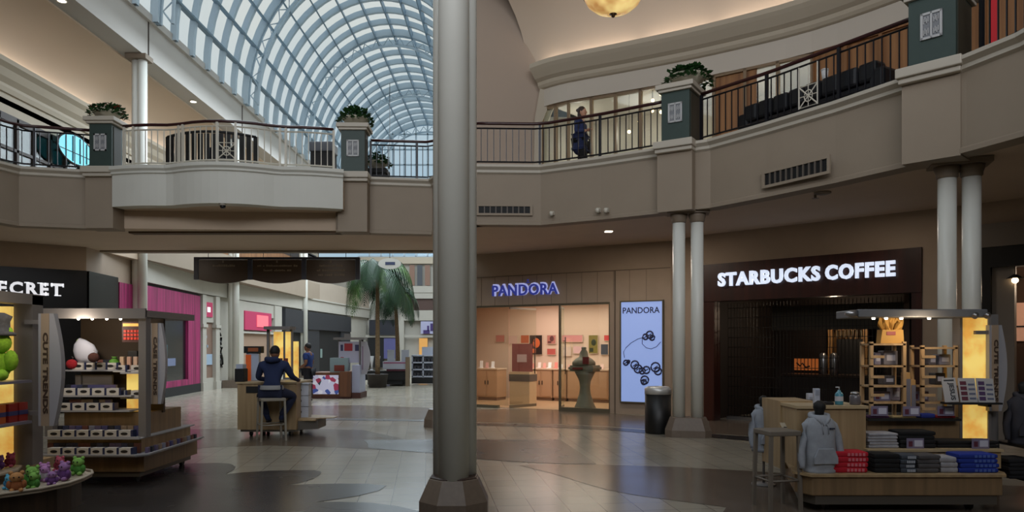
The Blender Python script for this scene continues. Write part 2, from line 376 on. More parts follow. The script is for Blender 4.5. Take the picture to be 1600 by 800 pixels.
pier('planter_pier', 'green pier above the slim paired columns beside the trash can', X(1072, 13.2)-.12, 13.35, -.55, .52, .5)
pier('planter_pier', 'green pier above the paired columns behind the apparel kiosk', X(1484, 9.55)-.1, 9.72, -.80, .56, .6)
leafy('potted_plant', 'low green plant with reddish leaves in a cream bowl, nearest the oval sign', 'plant', (X(168, 15.5), 15.5, 6.38), .36, .2, 420, 1, group=PG, red=True, s=.85)
leafy('potted_plant', 'bushy green plant in a cream bowl on the pier beside the big column', 'plant', (X(556, 15.95), 15.95, 6.38), .36, .26, 480, 2, group=PG, s=.85)
leafy('potted_plant', 'trailing green plant in a cream bowl on the pier near the walking woman', 'plant', (X(1074, 13.6), 13.55, 6.38), .40, .2, 480, 3, group=PG, s=1.0)
leafy('potted_plant', 'small plant in a cream bowl on the bridge floor behind the dark railing', 'plant', (X(590, 17.0), 17.0, UPF+.62), .28, .24, 320, 4, s=.75)
mb = MB(); mb.box(-.22, .22, -.22, .22, 0, .5); mb.box(-.25, .25, -.25, .25, .5, .61)
tag(mb.make('plinth', blackmatt, loc=(X(590, 17.0), 17.0, UPF), bevel=.01), 'black plinth under the small plant on the bridge', 'plinth')

# ------------------------------------------------------------------ railings
bal_mesh = {}
def railing(label, pts, mat, post_at=None, spacing=.125, z=5.3, off=.05, step=1.15, posts=True, gate=None, group='gallery railings'):
    t = thing('railing', label, 'railing', (pts[0][0], pts[0][1], z), 0, group)
    o0 = Vector((pts[0][0], pts[0][1], z))
    P = [Vector((p[0], p[1])) for p in pts]
    cum = [0]
    for a, b in zip(P, P[1:]): cum.append(cum[-1]+(b-a).length)
    L = cum[-1]
    def at(s_):
        s_ = min(max(s_, 0), L)
        for i in range(len(P)-1):
            if s_ <= cum[i+1]+1e-9:
                k = (s_-cum[i])/(cum[i+1]-cum[i]); q = P[i].lerp(P[i+1], k); d = (P[i+1]-P[i]).normalized(); return Vector((q.x, q.y, 0))-Vector((o0.x, o0.y, 0)), math.atan2(d.y, d.x)
    N = max(2, int(L/.3))
    path = [at(L*i/N)[0] for i in range(N+1)]
    hr = MB(); hr.tube([(p.x, p.y, .87) for p in path], .032, 8); hr.make('handrail', handrail_m, t, label='dark red-brown wooden handrail')
    for zz, nm in ((.77, 'upper_rail'), (.09, 'lower_rail')):
        m_ = MB(); m_.tube([(p.x, p.y, zz) for p in path], .017, 4, smooth=False); m_.make(nm, mat, t)
    key = mat.name
    if key not in bal_mesh:
        m_ = MB(); m_.box(-.008, .008, -.008, .008, .09, .77); q = m_.make('baluster', mat, t); bal_mesh[key] = q.data; C.objects.unlink(q); bpy.data.objects.remove(q)
        m_ = MB(); m_.box(-.023, .023, -.023, .023, 0, .85); m_.box(-.045, .045, -.045, .045, 0, .012); q = m_.make('post', mat, t); bal_mesh[key+'p'] = q.data; C.objects.unlink(q); bpy.data.objects.remove(q)
    n = max(1, round(L/step)); ps = [L*i/n for i in range(n+1)] if post_at is None else post_at
    for s_ in ps:
        p, a = at(s_); o = bpy.data.objects.new('post', bal_mesh[key+'p']); C.objects.link(o); o.parent = t; o.location = (p.x, p.y, 0); o.rotation_euler = (0, 0, a)
    nb = int(L/spacing)
    for i in range(1, nb):
        s_ = L*i/nb
        if min(abs(s_-q) for q in ps) < spacing*.45: continue
        if gate and gate[0] < s_ < gate[1]: continue
        p, a = at(s_); o = bpy.data.objects.new('baluster', bal_mesh[key]); C.objects.link(o); o.parent = t; o.location = (p.x, p.y, 0); o.rotation_euler = (0, 0, a)
    if gate:
        (p, a), (q, _) = at(gate[0]), at(gate[1]); d = (q-p); w_ = d.length; m_ = MB()
        R = lambda s_, z_: (p.x+d.x*s_, p.y+d.y*s_, z_)
        for k in (.0, .5, 1.0): m_.tube([R(k, .09), R(k, .77)], .013 if k != .5 else .007, 4, smooth=False)
        for z_ in (.11, .44, .28): m_.tube([R(0, z_), R(1, z_)], .008, 4, smooth=False)
        for a_, b_ in (((0, .11), (1, .44)), ((0, .44), (1, .11))): m_.tube([R(*a_), R(*b_)], .012, 4, smooth=False)
        m_.tube([R(.5+.22*math.cos(k*PI/8), .275+.09*math.sin(k*PI/8)) for k in range(17)], .010, 4)
        m_.make('lattice_panel', whitemetal, t, label='white lattice panel with a ring and crossed bars')
    return t
def trim_pts(pts, a, b, n=24):
    """part of a polyline between two arc lengths"""
    P = [Vector(p) for p in pts]; cum = [0]
    for p, q in zip(P, P[1:]): cum.append(cum[-1]+(q-p).length)
    out = []
    for i in range(len(P)-1):
        for s_ in ([a] if cum[i] <= a < cum[i+1] else [])+([cum[i+1]] if a < cum[i+1] < b else [])+([b] if cum[i] < b <= cum[i+1] else []):
            k = (s_-cum[i])/(cum[i+1]-cum[i]); q = P[i].lerp(P[i+1], k); out.append((q.x, q.y))
    return out
fo = lambda pts, d=.07: offset(pts, d)
railing('dark metal railing on the gallery edge in front of the oval sign', fo(LEFT_FRONT[1:])[:-1]+[(X(143, 15.4), 15.42)], darkmetal, spacing=.16)
brail = offset(bow, .12)
cumL = sum(math.hypot(b[0]-a[0], b[1]-a[1]) for a, b in zip(brail, brail[1:]))
railing('white metal railing following the bow balcony', brail[1:-1], whitemetal, spacing=.125, post_at=[0.02, cumL*.05, cumL*.255, cumL*.28, cumL*.445, cumL*.52, cumL*.70, cumL*.725, cumL*.93], gate=(cumL*.445, cumL*.52))
railing('short dark railing on the bridge between the green pier and the big column', [(X(580, 16.2), 16.15), (-1.75, 16.3), (-1.3, 15.35), (-.8, 15.0)], darkmetal)
r1 = fo(FR_R)[0:2]+[(X(940, 14.33), 14.33), (X(1038, 13.55), 13.6)]
railing('dark metal railing the woman walks behind, between big column and green pier', r1, darkmetal)
r2 = [(X(1095, 13.25), 13.2)]+fo(FR_R)[6:8]+[(X(1448, 9.98), 9.98)]
L2 = sum(math.hypot(b[0]-a[0], b[1]-a[1]) for a, b in zip(r2, r2[1:]))
g0 = L2*.49
railing('dark metal railing with white lattice panel in front of the black sofa', r2, darkmetal, gate=(g0, g0+.33))
railing('dark metal railing beyond the pier behind the apparel kiosk, partly out of view', [(X(1530, 9.35), 9.3)]+fo(FR_R)[10:13], darkmetal)

# ------------------------------------------------------------------ columns
def shaft(m_, x, y, r, z0, z1, capital=True):
    m_.lathe([(r, z0), (r*1.0, z1)], (x, y, 0), 32)
def col_pair(label, x, y, rz, r, gap, z1, base=True, baseh=.36):
    t = thing('paired_column', label, 'column', (x, y, 0), rz, 'slim paired columns', 'thing')
    for s_ in (-1, 1):
        m_ = MB(); m_.lathe([(r, baseh-.02), (r, z1)], (s_*gap, 0, 0), 32); m_.make('shaft', col_m, t)
        m_ = MB(); m_.lathe([(r*1.0, z1-.16), (r*1.18, z1-.14), (r*1.18, z1-.10), (r*1.35, z1-.05), (r*1.4, z1)], (s_*gap, 0, 0), 32); m_.make('capital', M('capital_taupe', (122, 108, 92), .6), t)
    if base:
        w = gap+r; m_ = MB()
        rs = []
        for k, z in ((1.5, 0), (1.5, baseh*.35), (1.18, baseh*.98), (1.12, baseh)):
            cx, cy, c = w*1.0*k, r*1.3*k, .08*k
            rs.append([(cx-c, -cy, z), (cx, -cy+c, z), (cx, cy-c, z), (cx-c, cy, z), (-cx+c, cy, z), (-cx, cy-c, z), (-cx, -cy+c, z), (-cx+c, -cy, z)])
        m_.rings(rs, True, False); m_.make('base', base_m, t)
    m_ = MB(); m_.box(-gap-r*1.9, gap+r*1.9, -r*1.7, r*1.7, z1, z1+.07); m_.make('abacus', M('capital_taupe', (122, 108, 92), .6), t)
    return t
col_pair('slim white paired columns beside the black trash can, on a stone base', X(1075, 13.45), 13.45, -.2, .112, .163, 4.06)
col_pair('slim white paired columns rising behind the apparel kiosk', X(1506, 9.75), 9.85, -.35, .113, .143, 4.06)
# big clustered column nearest the visitor
t = thing('clustered_column', 'tall grey-white clustered column on a faceted brown base in the middle of the court', 'column', (X(709, 6.95), 6.95, 0), 0, kind='thing')
for n_, (x, y, r) in (('shaft', (.0, -.03, .148)), ('shaft', (-.135, .13, .075)), ('shaft', (.135, .13, .075))):
    m_ = MB(); m_.lathe([(r, .36), (r, 12.0)], (x, y, 0), 40); m_.make(n_, col_m, t)
m_ = MB(); m_.lathe([(.345, 0), (.345, .2), (.25, .40), (.235, .41)], (0, .05, 0), 8, ph=PI/8, smooth=False); m_.make('base', base_m, t)
m_ = MB(); m_.lathe([(.235, .40), (.24, .415), (.22, .425)], (0, .05, 0), 8, ph=PI/8, smooth=False); m_.make('collar', M('collar_dark', (60, 44, 38), .5), t)
# wing columns
for i, (px, D, lab) in enumerate(((218, 21.3, 'tall white paired column behind the bow balcony, passing through both floors'), (365, 29.3, 'white column between the pink-signed white shop and the counter kiosk'), (474, 38.5, 'far white column beside the charcoal shop front'))):
    x = X(px, D); t = thing('wing_column', lab, 'column', (x, D, 0), 0, 'columns of the wing', 'thing')
    for dx in (-.085, .1):
        m_ = MB(); m_.lathe([(.13, .3), (.13, 10.04)], (dx, 0 if dx < 0 else -.03, 0), 24); m_.make('shaft', col_m, t)
    m_ = MB(); m_.box(-.36, .36, -.26, .26, 0, .3); m_.make('base', base_m, t)
    m_ = MB(); m_.box(-.3, .3, -.25, .2, 9.9, 10.04); m_.make('capital', M('capital_taupe', (122, 108, 92), .6), t)
# column behind the big one, its base peeks out
t = thing('bridge_column', 'column under the bridge, mostly hidden by the big column, brown faceted base showing', 'column', (X(676, 14.9)+.12, 14.95+.2, 0), 0, kind='thing')
m_ = MB(); m_.lathe([(.125, .3), (.125, 4.1)], (.0, 0, 0), 24); m_.make('shaft', col_m, t)
m_ = MB(); m_.lathe([(.34, 0), (.33, .16), (.24, .36)], (0, 0, 0), 8, ph=PI/8, smooth=False); m_.make('base', base_m, t)

# =================================================================== SETTING: wing and vault
mb = MB(); mb.box(-11.25, -10.6, 13.5, 50.7, 10.05, 11.12)
for yy in (21.45, 28.9, 36.2, 43.4): mb.mi = 1; mb.box(-10.6, -10.585, yy-.03, yy+.03, 10.05, 11.12); mb.mi = 0
struct(MB().box(-10.66, -10.5, 13.5, 50.7, 11.1, 11.32).make('trim_vault_kerb', beam_m))
struct(mb.make('beam_west', [beam_m, M('joint_line', (70, 60, 54), .8)]), 'grey-white edge beam of the skylight')
for px, py in ((303, 158), (118, 0)):
    D = 8.4*F/(HOR-py); m_ = MB(); m_.lathe([(.09, 0), (.1, .012), (.1, .03)], n=20)
    t = thing('downlight', 'round recessed downlight in the beam soffit, %s' % ('beyond the tall paired column' if px == 303 else 'between the court and the tall paired column'), 'light', (-10.92, D, 10.02), 0, 'beam downlights')
    m_.make('lens', M('lamp_lens', (255, 250, 240), .4, emit=(255, 244, 224), strength=6), t)
    m_ = MB(); m_.lathe([(.1, .0), (.13, .0), (.13, .03), (.1, .03)], n=20, cap=False); m_.make('ring', whitemetal, t)
# side wall of the upper gallery, coved ceiling and cornice
mb = MB(); n = 10
arc = [(-11.25-2.1*math.sin(a*PI/2/n)**1.0, 8.95+1.5*math.cos(a*PI/2/n)) for a in range(n+1)]
rs = [[(x, y, z) for x, z in arc] for y in (12.0, 50.7)]
mb.rings(rs, False, True, False); mb.rings([[(-11.25, y, 10.45), (-11.25, y, 10.0)] for y in (12.0, 50.7)], False, False, False)
struct(mb.make('ceiling_cove_west', cove_m, recalc=False))
mb = MB(); profile_strip(mb, [(-13.3, 12.0), (-13.3, 50.7)], [(0, 8.3), (-.06, 8.3), (-.1, 8.42), (-.1, 8.5), (-.22, 8.62), (-.3, 8.8), (-.42, 8.9), (-.42, 9.02), (-.1, 9.02), (0, 8.9)])
struct(mb.make('trim_cornice_west', cornice_m))
mb = MB(); mb.box(-13.6, -13.3, 12, 50.7, 7.75, 9.5); struct(mb.make('wall_upper_west', cornice_m))
# upper west shop front
mb = MB(); mb.mi = 0; mb.box(-16, -15.8, 12, 50.7, UPF, 8)
mb.box(-16, -13.3, 12, 50.7, 8.0, 8.15); struct(mb.make('wall_gallery_rear', [M('shop_dim', (86, 66, 50), .8, noise=.3, nscale=2)]))
t = thing('gallery_storefront', 'dark-framed glazed shop front on the upper gallery under the cornice', 'storefront', (-13.35, 14, UPF))
m_ = MB(); y = 0
while y < 9.5: m_.box(-.06, .06, y, y+.09, 0, 2.65); y += .72
m_.box(-.06, .06, 0, 36, 2.5, 2.68); m_.box(-.06, .06, 0, 9.6, 1.75, 1.83); m_.box(-.06, .06, 0, 36, 0, .2); m_.box(-.06, .06, 9.6, 36, 1.95, 2.6); m_.make('frame', M('bronze_frame', (52, 40, 34), .5), t)
m_ = MB(); m_.box(-.01, .01, 0, 9.6, .1, 2.6); m_.make('glazing', shop_glass, t)
m_ = MB(); m_.box(-.05, .05, 9.7, 36, .2, 2.0); m_.make('panelling', woodmid, t)
# oval sign
t = thing('oval_sign', 'glowing turquoise oval sign with dark bars on the upper gallery shop front', 'sign', (-13.05, 21.95, 7.5))
m_ = MB(); m_.rings([[(x, 0.86*math.cos(2*PI*i/36), .42*math.sin(2*PI*i/36)) for i in range(36)] for x in (.0, .06)], True, False); m_.make('face', M('turquoise_light', (70, 190, 210), .3, emit=(70, 195, 215), strength=.32), t)
m_ = MB(); 
for k in (-.52, -.18, .18, .52): m_.box(.06, .075, k-.02, k+.02, -.38*math.sqrt(1-k*k/.74), .38*math.sqrt(1-k*k/.74))
m_.box(.06, .07, -.8, .8, -.12, -.10)
m_.make('bars', blackmatt, t)
m_ = MB(); m_.tube([(.03, 0.87*math.cos(2*PI*i/36), .43*math.sin(2*PI*i/36)) for i in range(37)], .04, 6, cap=False); m_.make('rim', blackmatt, t)
m_ = MB(); m_.tube([(0, 0, .0), (-.3, 0, .0)], .03, 6); m_.make('bracket', blackmatt, t)
# upper floor of the wing (west strip) and east wing wall
mb = MB(); mb.box(-15.5, -10.75, 21.3, 50.7, 4.2, UPF); struct(mb.make('ceiling_wing_gallery', [fascia_m]))
mb = MB(); mb.box(-1.65, -1.35, 20.2, 50.7, 0, 11.2); struct(mb.make('wall_wing_east', plaster_w))
# vault
VX, VA, VZ, VH = -5.8, 4.8, 11.12, 6.1; Y0, Y1 = 14.3, 50.7
def vp(a, y, k=1.0, dz=0): return (VX-VA*k*math.cos(a), y, VZ+VH*k*math.sin(a)+dz)
NP = 16
t = bpy.data.objects.new('window_vault', None); C.objects.link(t); struct(t, 'barrel-vaulted glass skylight over the wing')
angs = [PI*i/NP for i in range(NP+1)]
m_ = MB(); m_.rings([[vp(PI*i/32, y) for i in range(33)] for y in (Y0, Y1)], False, True, False); m_.make('glazing', sky_glass, t, recalc=False)
m_ = MB()
def archbar(m_, y, w, k0, k1, n=32):
    for i in range(n):
        a0, a1 = PI*i/n, PI*(i+1)/n
        q = [m_.v(vp(a, yy, k)) for a in (a0, a1) for yy in (y-w/2, y+w/2) for k in (k0, k1)]
        for f_ in ((0, 1, 5, 4), (2, 6, 7, 3), (0, 4, 6, 2), (1, 3, 7, 5)): m_.f([q[i_] for i_ in f_])
BAY = 7.27; nb = 6
ymaj = [28.9+BAY*k for k in range(-2, 4)]
y = Y0
ys = []
for k in range(-2, 3):
    for j in range(1, nb): ys.append(28.9+BAY*(k+j/nb))
for y in ys: archbar(m_, y, .17, .955, .995)
m_.make('ribs', mull_m, t)
m_ = MB()
for y in ymaj:
    archbar(m_, y-.1, .09, .945, .995); archbar(m_, y+.1, .09, .945, .995); archbar(m_, y, .08, .86, .875)
    for i in range(24):
        a0, a1, a2 = PI*i/24, PI*(i+.5)/24, PI*(i+1)/24
        m_.tube([vp(a0, y, .87), vp(a1, y, .93), vp(a2, y, .87)], .03, 4, False, False)
m_.make('main_arches', mull_m, t)
m_ = MB()
for a in angs[1:-1]:
    d = .026/VA
    pts0 = [(a-d, .985), (a+d, .985), (a+d, .935), (a-d, .935)]
    m_.rings([[vp(aa, y, k) for aa, k in pts0] for y in (Y0, Y1)], True, False)
m_.make('purlins', mull_d, t)
# glazed gable at the far end
m_ = MB(); 
m_.rings([[vp(PI*i/32, Y1) for i in range(33)], [(VX-VA*math.cos(PI*i/32), Y1, VZ-3.3) for i in range(33)]], False, False, False); m_.make('gable_glazing', sky_glass, t, recalc=False)
m_ = MB()
for i in range(1, 12):
    x = VX-VA+2*VA*i/12; zt = VZ+VH*math.sqrt(max(0, 1-((x-VX)/VA)**2)); m_.box(x-.05, x+.05, Y1-.15, Y1, VZ-3.3, zt)
for k in range(9):
    z = VZ-3.3+1.05*k; hw = VA if z < VZ else VA*math.sqrt(max(0, 1-((z-VZ)/VH)**2)); m_.box(VX-hw, VX+hw, Y1-.15, Y1, z-.04, z+.04)
m_.make('gable_bars', mull_m, t)
# masonry closing above and beside the vault
mb = MB()
mb.box(-19, 17, Y1, Y1+.3, 0, 7.8); struct(mb.make('wall_wing_end', plaster_w))
mb = MB(); mb.box(-1.0, -.7, 14.3, 50.7, 11.1, 11.9); struct(mb.make('trim_vault_kerb', beam_m))
# big wall piece between the vault and the upper east gallery with a curved upper corner
D = 19.6
prof = [(730, 345), (730, -140), (790, -140), (800, -30), (812, 2), (835, 20), (856, 42), (868, 62), (877, 88), (858, 92), (846, 128), (836, 186), (833, 345)]
mb = MB(); mb.slab([(X(a, D), Z(b, D)) for a, b in prof], D, D+.35); struct(mb.make('wall_gallery_end', M('wall_pinkbeige', (176, 158, 142), .8)))
for px_, w_, dd in ((0, 22, -.26), (13, 14, -.14)):
    o_ = [(833+px_, 300), (835+px_, 190), (846+px_*.9, 128), (859+px_, 90)]; i_ = [(882+px_*.3, 118+px_*1.2), (864+px_*.6, 152), (833+px_+w_*.6, 196), (831+px_+w_*.6, 300)]
    mb = MB(); mb.slab([(X(a, D), Z(b, D)) for a, b in (o_+i_ if px_ == 0 else o_[:3]+i_[1:])], D+dd, D+.1); struct(mb.make('trim_jamb', cornice_m))
# upper east gallery wall line, cornice, cove
UP = [(.75, 19.4), (1.4, 18.85), (3.1, 17.95), (4.65, 17.05), (6.4, 15.75), (7.75, 14.1), (8.3, 13.0), (9.5, 11.2), (10.6, 9.2), (11, 5.5)]
def smooth(P, n=4):
    out = []
    for i in range(len(P)-1):
        p0, p1, p2, p3 = [Vector(P[min(max(k, 0), len(P)-1)]) for k in (i-1, i, i+1, i+2)]
        for j in range(n):
            t_ = j/n; q = .5*((2*p1)+(p2-p0)*t_+(2*p0-5*p1+4*p2-p3)*t_*t_+(3*p1-p0-3*p2+p3)*t_**3); out.append((q.x, q.y))
    return out+[P[-1]]
UPC = smooth(UP)
mb = MB(); profile_strip(mb, UPC, [(.3, 8.4), (0, 8.4), (-.05, 8.42), (-.1, 8.48), (-.12, 8.56), (-.22, 8.62), (-.36, 8.78), (-.42, 8.86), (-.42, 8.97), (-.1, 8.97), (.3, 8.97)])
struct(mb.make('trim_cornice_east', cornice_m))
mb = MB(); n = 10; cols = []
for k in range(n+1):
    a = k*PI/2/n; cols.append([(q[0], q[1], 8.9+2.4*math.sin(a)) for q in offset([(.35, 19.65)]+UPC[1:], .15-3.2*(1-math.cos(a)))])
mb.rings(cols, False, True, False); struct(mb.make('ceiling_cove_east', cove_m, recalc=False))
mb = MB(); profile_strip(mb, UP, [(0, 7.72), (.02, 7.1), (.12, 7.1), (.12, 7.74)]) if 0 else mb.prism(offset(UPC, .02)+offset(UPC, .25)[::-1], 7.95, 8.45)
struct(mb.make('trim_header_east', M('header_grey', (196, 186, 172), .6)))
# cove lamps hidden behind the cornices
for (a, b) in zip(UP[0:7], UP[1:8]):
    dx, dy = b[0]-a[0], b[1]-a[1]; L = math.hypot(dx, dy); nx, ny = dy/L, -dx/L
    area('cove_lamp_east', ((a[0]+b[0])/2+nx*-.0, (a[1]+b[1])/2, 9.02), (PI, 0, math.atan2(dy, dx)), L*.9, .12, 3.6*L/2, COVE)
for k in range(6): area('cove_lamp_west', (-13.25, 15+6*k, 9.1), (PI, 0, 0), .12, 5.5, 9, COVE)
# court envelope out of view: walls and roof
mb = MB(); mb.box(-19, 17, -6.3, -6, 0, 13); mb.box(-19.3, -19, -6, 14.3, 0, 13); mb.box(-16.3, -16, 14.3, 50.7, 0, 8.2); mb.box(-19, -13.6, 13.9, 14.3, 8.0, 12.6); mb.box(17, 17.3, -6, 60, 0, 13)
struct(mb.make('wall_court', plaster))
mb = MB(); mb.box(-19, 17, -6, 14.3, 12.6, 12.9); mb.box(-13.6, -10.55, 14.3, 50.7, 11.12, 11.3); mb.box(-1, 17, 14.3, 50.7, 12.6, 12.9)
struct(mb.make('ceiling_court', plaster))
mb = MB(); a = [(VX-VA-.1, 11.1), (VX-VA-.1, 17.6), (VX+VA+.1, 17.6), (VX+VA+.1, 11.1)]
for i in range(16):
    a0, a1 = PI*i/16, PI*(i+1)/16
    p, q = vp(a0, 14.2), vp(a1, 14.2); mb.f([mb.v(p), mb.v(q), mb.v((q[0], 14.2, 17.7)), mb.v((p[0], 14.2, 17.7))])
mb.box(VX-VA-.2, VX+VA+.2, 14.0, 14.2, 12.6, 12.9) if 0 else None
struct(mb.make('wall_vault_gable', plaster, recalc=False))
# =================================================================== SETTING: ground floor fronts
VS = Fr((-12.1, 17.4), (-10.7, 18.5)); VS0 = Fr((-15.5, 13.0), (-12.1, 17.4)); VS2 = Fr((-10.7, 18.5), (-11.0, 21.3))
def wallbits(name, fr, boxes, mat, kind='structure', label=None):
    m_ = MB()
    for b in boxes: m_.box(*b)
    o = put(m_.make(name, mat), fr)
    if kind: o['kind'] = kind
    if label: o['label'] = label
    return o
wallbits('wall_court_west', VS0, [(0, VS0.L, 0, .3, 0, 4.14)], brownwall)
wallbits('wall_lingerie_front', VS, [(0, VS.L, 0, .3, 0, 4.14)], brownwall)
wallbits('wall_lingerie_return', VS2, [(0, VS2.L, 0, .3, 0, 4.14)], brownwall)
# black lingerie shop sign band
t = thing('shop_fascia', 'black glossy shop fascia with big white serif letters behind the toy kiosk', 'shop sign', VS.P(0), VS.rz)
m_ = MB(); m_.box(-1.2, VS.L-.0, -.07, 0, .0, 3.54); m_.make('band', black_m, t)
t2 = thing('shop_fascia', 'black side band turning the corner of the shop, with a pink edge panel', 'shop sign', VS2.P(0), VS2.rz)
m_ = MB(); m_.box(.02, VS2.L*.62, -.06, 0, 0, 3.54); m_.make('band', black_m, t2)
m_ = MB(); m_.box(VS2.L*.64, VS2.L*.98, -.07, 0, 0, 3.42); m_.make('edge_panel', stripes('pink_pleat', (104, 20, 62), (166, 42, 102), 9, .5), t2)
u0, u1 = VS.u(-2), VS.u(97); w_ = (u1-u0)*1.2
lw = M('sign_white', (230, 230, 232), .4, emit=(225, 228, 235), strength=.75)
o = text_mesh('lettering', 'SECRET', .36, lw, .02, .012, t, (u0-w_*.17, -.09, 2.88), width=w_, height=.31, spacing=1.25)
m_ = MB()   # serifs
lets = 6; step = w_/6.0
for i, ch in enumerate('SECRET'):
    a = u0-w_*.17+i*w_/5.86
    if ch in 'ER': m_.box(a-.03, a+.07, -.11, -.07, 2.88, 2.905); m_.box(a-.03, a+.07, -.11, -.07, 3.165, 3.19)
    if ch == 'T': m_.box(a+.06, a+.2, -.11, -.07, 2.88, 2.905); m_.box(a-.01, a+.02, -.11, -.07, 3.10, 3.19); m_.box(a+.23, a+.26, -.11, -.07, 3.10, 3.19)
    if ch == 'E': m_.box(a+.13, a+.16, -.11, -.07, 2.88, 2.97); m_.box(a+.12, a+.15, -.11, -.07, 3.10, 3.19)
m_.make('lettering', lw, t)
# wing west wall runs, white lower band and beige upper band
segs = list(zip(WING_L[1:], WING_L[2:]))
for i, (a, b) in enumerate(segs):
    f_ = Fr(a, b)
    wallbits('wall_wing_west', f_, [(0, f_.L, .05, .35, 0, 4.14), ], plaster_w)
    wallbits('trim_wing_band', f_, [(0, f_.L, -.12, .06, 3.58, 4.2), (0, f_.L, -.18, .06, 4.16, 4.24)], plaster_w)
    wallbits('trim_wing_fascia', f_, [(0, f_.L, -.06, .3, 4.24, 5.3)], plaster)
W1 = Fr(WING_L[1], WING_L[2]); W2 = Fr(WING_L[2], WING_L[3]); W3 = Fr(WING_L[3], WING_L[4]); W4 = Fr(WING_L[4], WING_L[5])
pink = MATS['pink_pleat']; pinkflat = M('pink_sign', (176, 52, 92), .5, emit=(200, 50, 90), strength=.12)
# pink pleated shop front
t = thing('pink_storefront', 'pink pleated shop front with a tall black glazed opening', 'storefront', W1.P(0), W1.rz)
a, b = W1.u(224), W1.L-.08; oa, ob = W1.u(238), W1.u(290)
m_ = MB(); m_.box(a, b, -.09, .05, 2.6, 3.48); m_.box(a, oa, -.09, .05, .3, 2.6); m_.box(ob, b, -.09, .05, .3, 2.6); m_.box(oa, ob, -.09, .05, .3, .5); m_.make('surround', pink, t)
m_ = MB(); m_.box(a, b, -.11, .05, 0, .3); m_.make('plinth', blackmatt, t); m_ = MB(); m_.box(a, b, -.02, .04, 3.48, 3.58); m_.make('top_strip', blackmatt, t)
m_ = MB(); m_.box(oa, ob, .0, .03, .5, 2.6); m_.make('opening', M('shop_dark_glass', (20, 26, 28), .15), t)
m_ = MB(); m_.box(oa+.3, oa+1.9, -.02, .0, 1.0, 1.25); m_.make('display', M('pale_lilac', (110, 120, 150), .6), t)
m_ = MB(); m_.box(oa+.35, oa+1.2, -.02, .0, 1.32, 1.7); m_.make('mannequin_board', M('dull_teal', (60, 84, 88), .6), t)
# white pilastered shop
t = thing('white_storefront', 'white panelled shop front with a narrow window and small pink sign', 'storefront', W2.P(0), W2.rz)
wa, wb = 0.05, W2.u(338)
m_ = MB()
m_.box(wa, wb, -.06, .05, 0, .45)
for x0, x1 in ((wa, wa+.30), (wb-.34, wb)):
    m_.box(x0, x1, -.14, .05, 0, 3.55); m_.box(x0-.04, x1+.04, -.18, .05, 0, .3); m_.box(x0-.04, x1+.04, -.18, .05, 2.35, 2.47)
m_.box(wa, wb, -.05, .05, 2.55, 3.55); m_.make('surround', plaster_w, t)
m_ = MB(); m_.box(wa+.42, wb-.5, -.08, -.04, 2.75, 3.3); m_.make('sign', pinkflat, t, label='small pink square sign')
m_ = MB(); m_.box(wa+.75, wb-.95, -.09, -.075, 2.93, 3.12); m_.make('sign_mark', lw, t)
m_ = MB(); m_.box(wa+.3, wb-.34, .0, .02, .45, 2.55); m_.make('window_backing', M('peach_dim', (128, 104, 90), .6), t)
m_ = MB(); m_.box(wa+.35, wb-.45, -.04, -.01, .95, 1.35); m_.box(wa+.6, wb-.8, -.04, -.01, 1.6, 1.7); m_.box(wa+.5, wb-.9, -.04, -.01, 1.95, 2.05); m_.make('window_cards', M('paleblue', (150, 170, 190), .6), t)
# recessed side wall with black script
t = thing('wall_graphic', 'black brush script running up the pale wall beside the narrow white shop window', 'wall lettering', W2.P(W2.u(339)), W2.rz)
m_ = MB(); u = .1
for pts in ([(.12, 2.38), (.2, 2.46), (.26, 2.38), (.2, 2.30)], [(.1, 2.1), (.2, 2.16), (.28, 2.06)], [(.05, 1.72), (.3, 1.84), (.34, 2.0), (.3, 1.72), (.1, 1.68)], [(.05, 1.58), (.2, 1.62), (.4, 1.6), (.28, 1.4), (.2, 1.2)],
            [(.06, .95), (.12, 1.3), (.3, 1.38), (.42, 1.2), (.46, .95), (.34, .86), (.2, 1.0), (.24, 1.2)], [(.04, .9), (.2, .88), (.4, .84)]):
    m_.tube([(x, -.02, z) for x, z in pts], .045, 6)
m_.make('script', black_m, t)
# second pink sign shop
t = thing('pink_sign_storefront', 'white shop front with a glowing pink signboard over a beige opening', 'storefront', W3.P(0), W3.rz)
a = .1; b = W3.u(436); s0, s1 = W3.u(378), W3.u(420)
m_ = MB(); m_.box(a, b, -.08, .05, 2.95, 3.55); 
m_.box(a, s0-.1, -.12, .05, 0, 3.55); m_.box(b-.9, b, -.14, .05, 0, 3.55); m_.box(b-.95, b+.05, -.18, .05, 0, .3); m_.box(a, b, -.1, .05, 2.2, 2.28); m_.make('surround', plaster_w, t)
m_ = MB(); m_.box(s0, s1, -.13, -.08, 2.35, 3.15); m_.make('signboard', pinkflat, t)
m_ = MB(); m_.box(s0+(s1-s0)*.42, s0+(s1-s0)*.85, -.15, -.13, 2.5, 3.02); m_.make('lit_panel', M('pink_lit', (240, 110, 120), .5, emit=(240, 96, 110), strength=.6), t)
m_ = MB(); m_.box(s0-.1, b-.9, .0, .03, 0, 2.2); m_.make('opening', M('beige_dim', (150, 124, 104), .7), t)
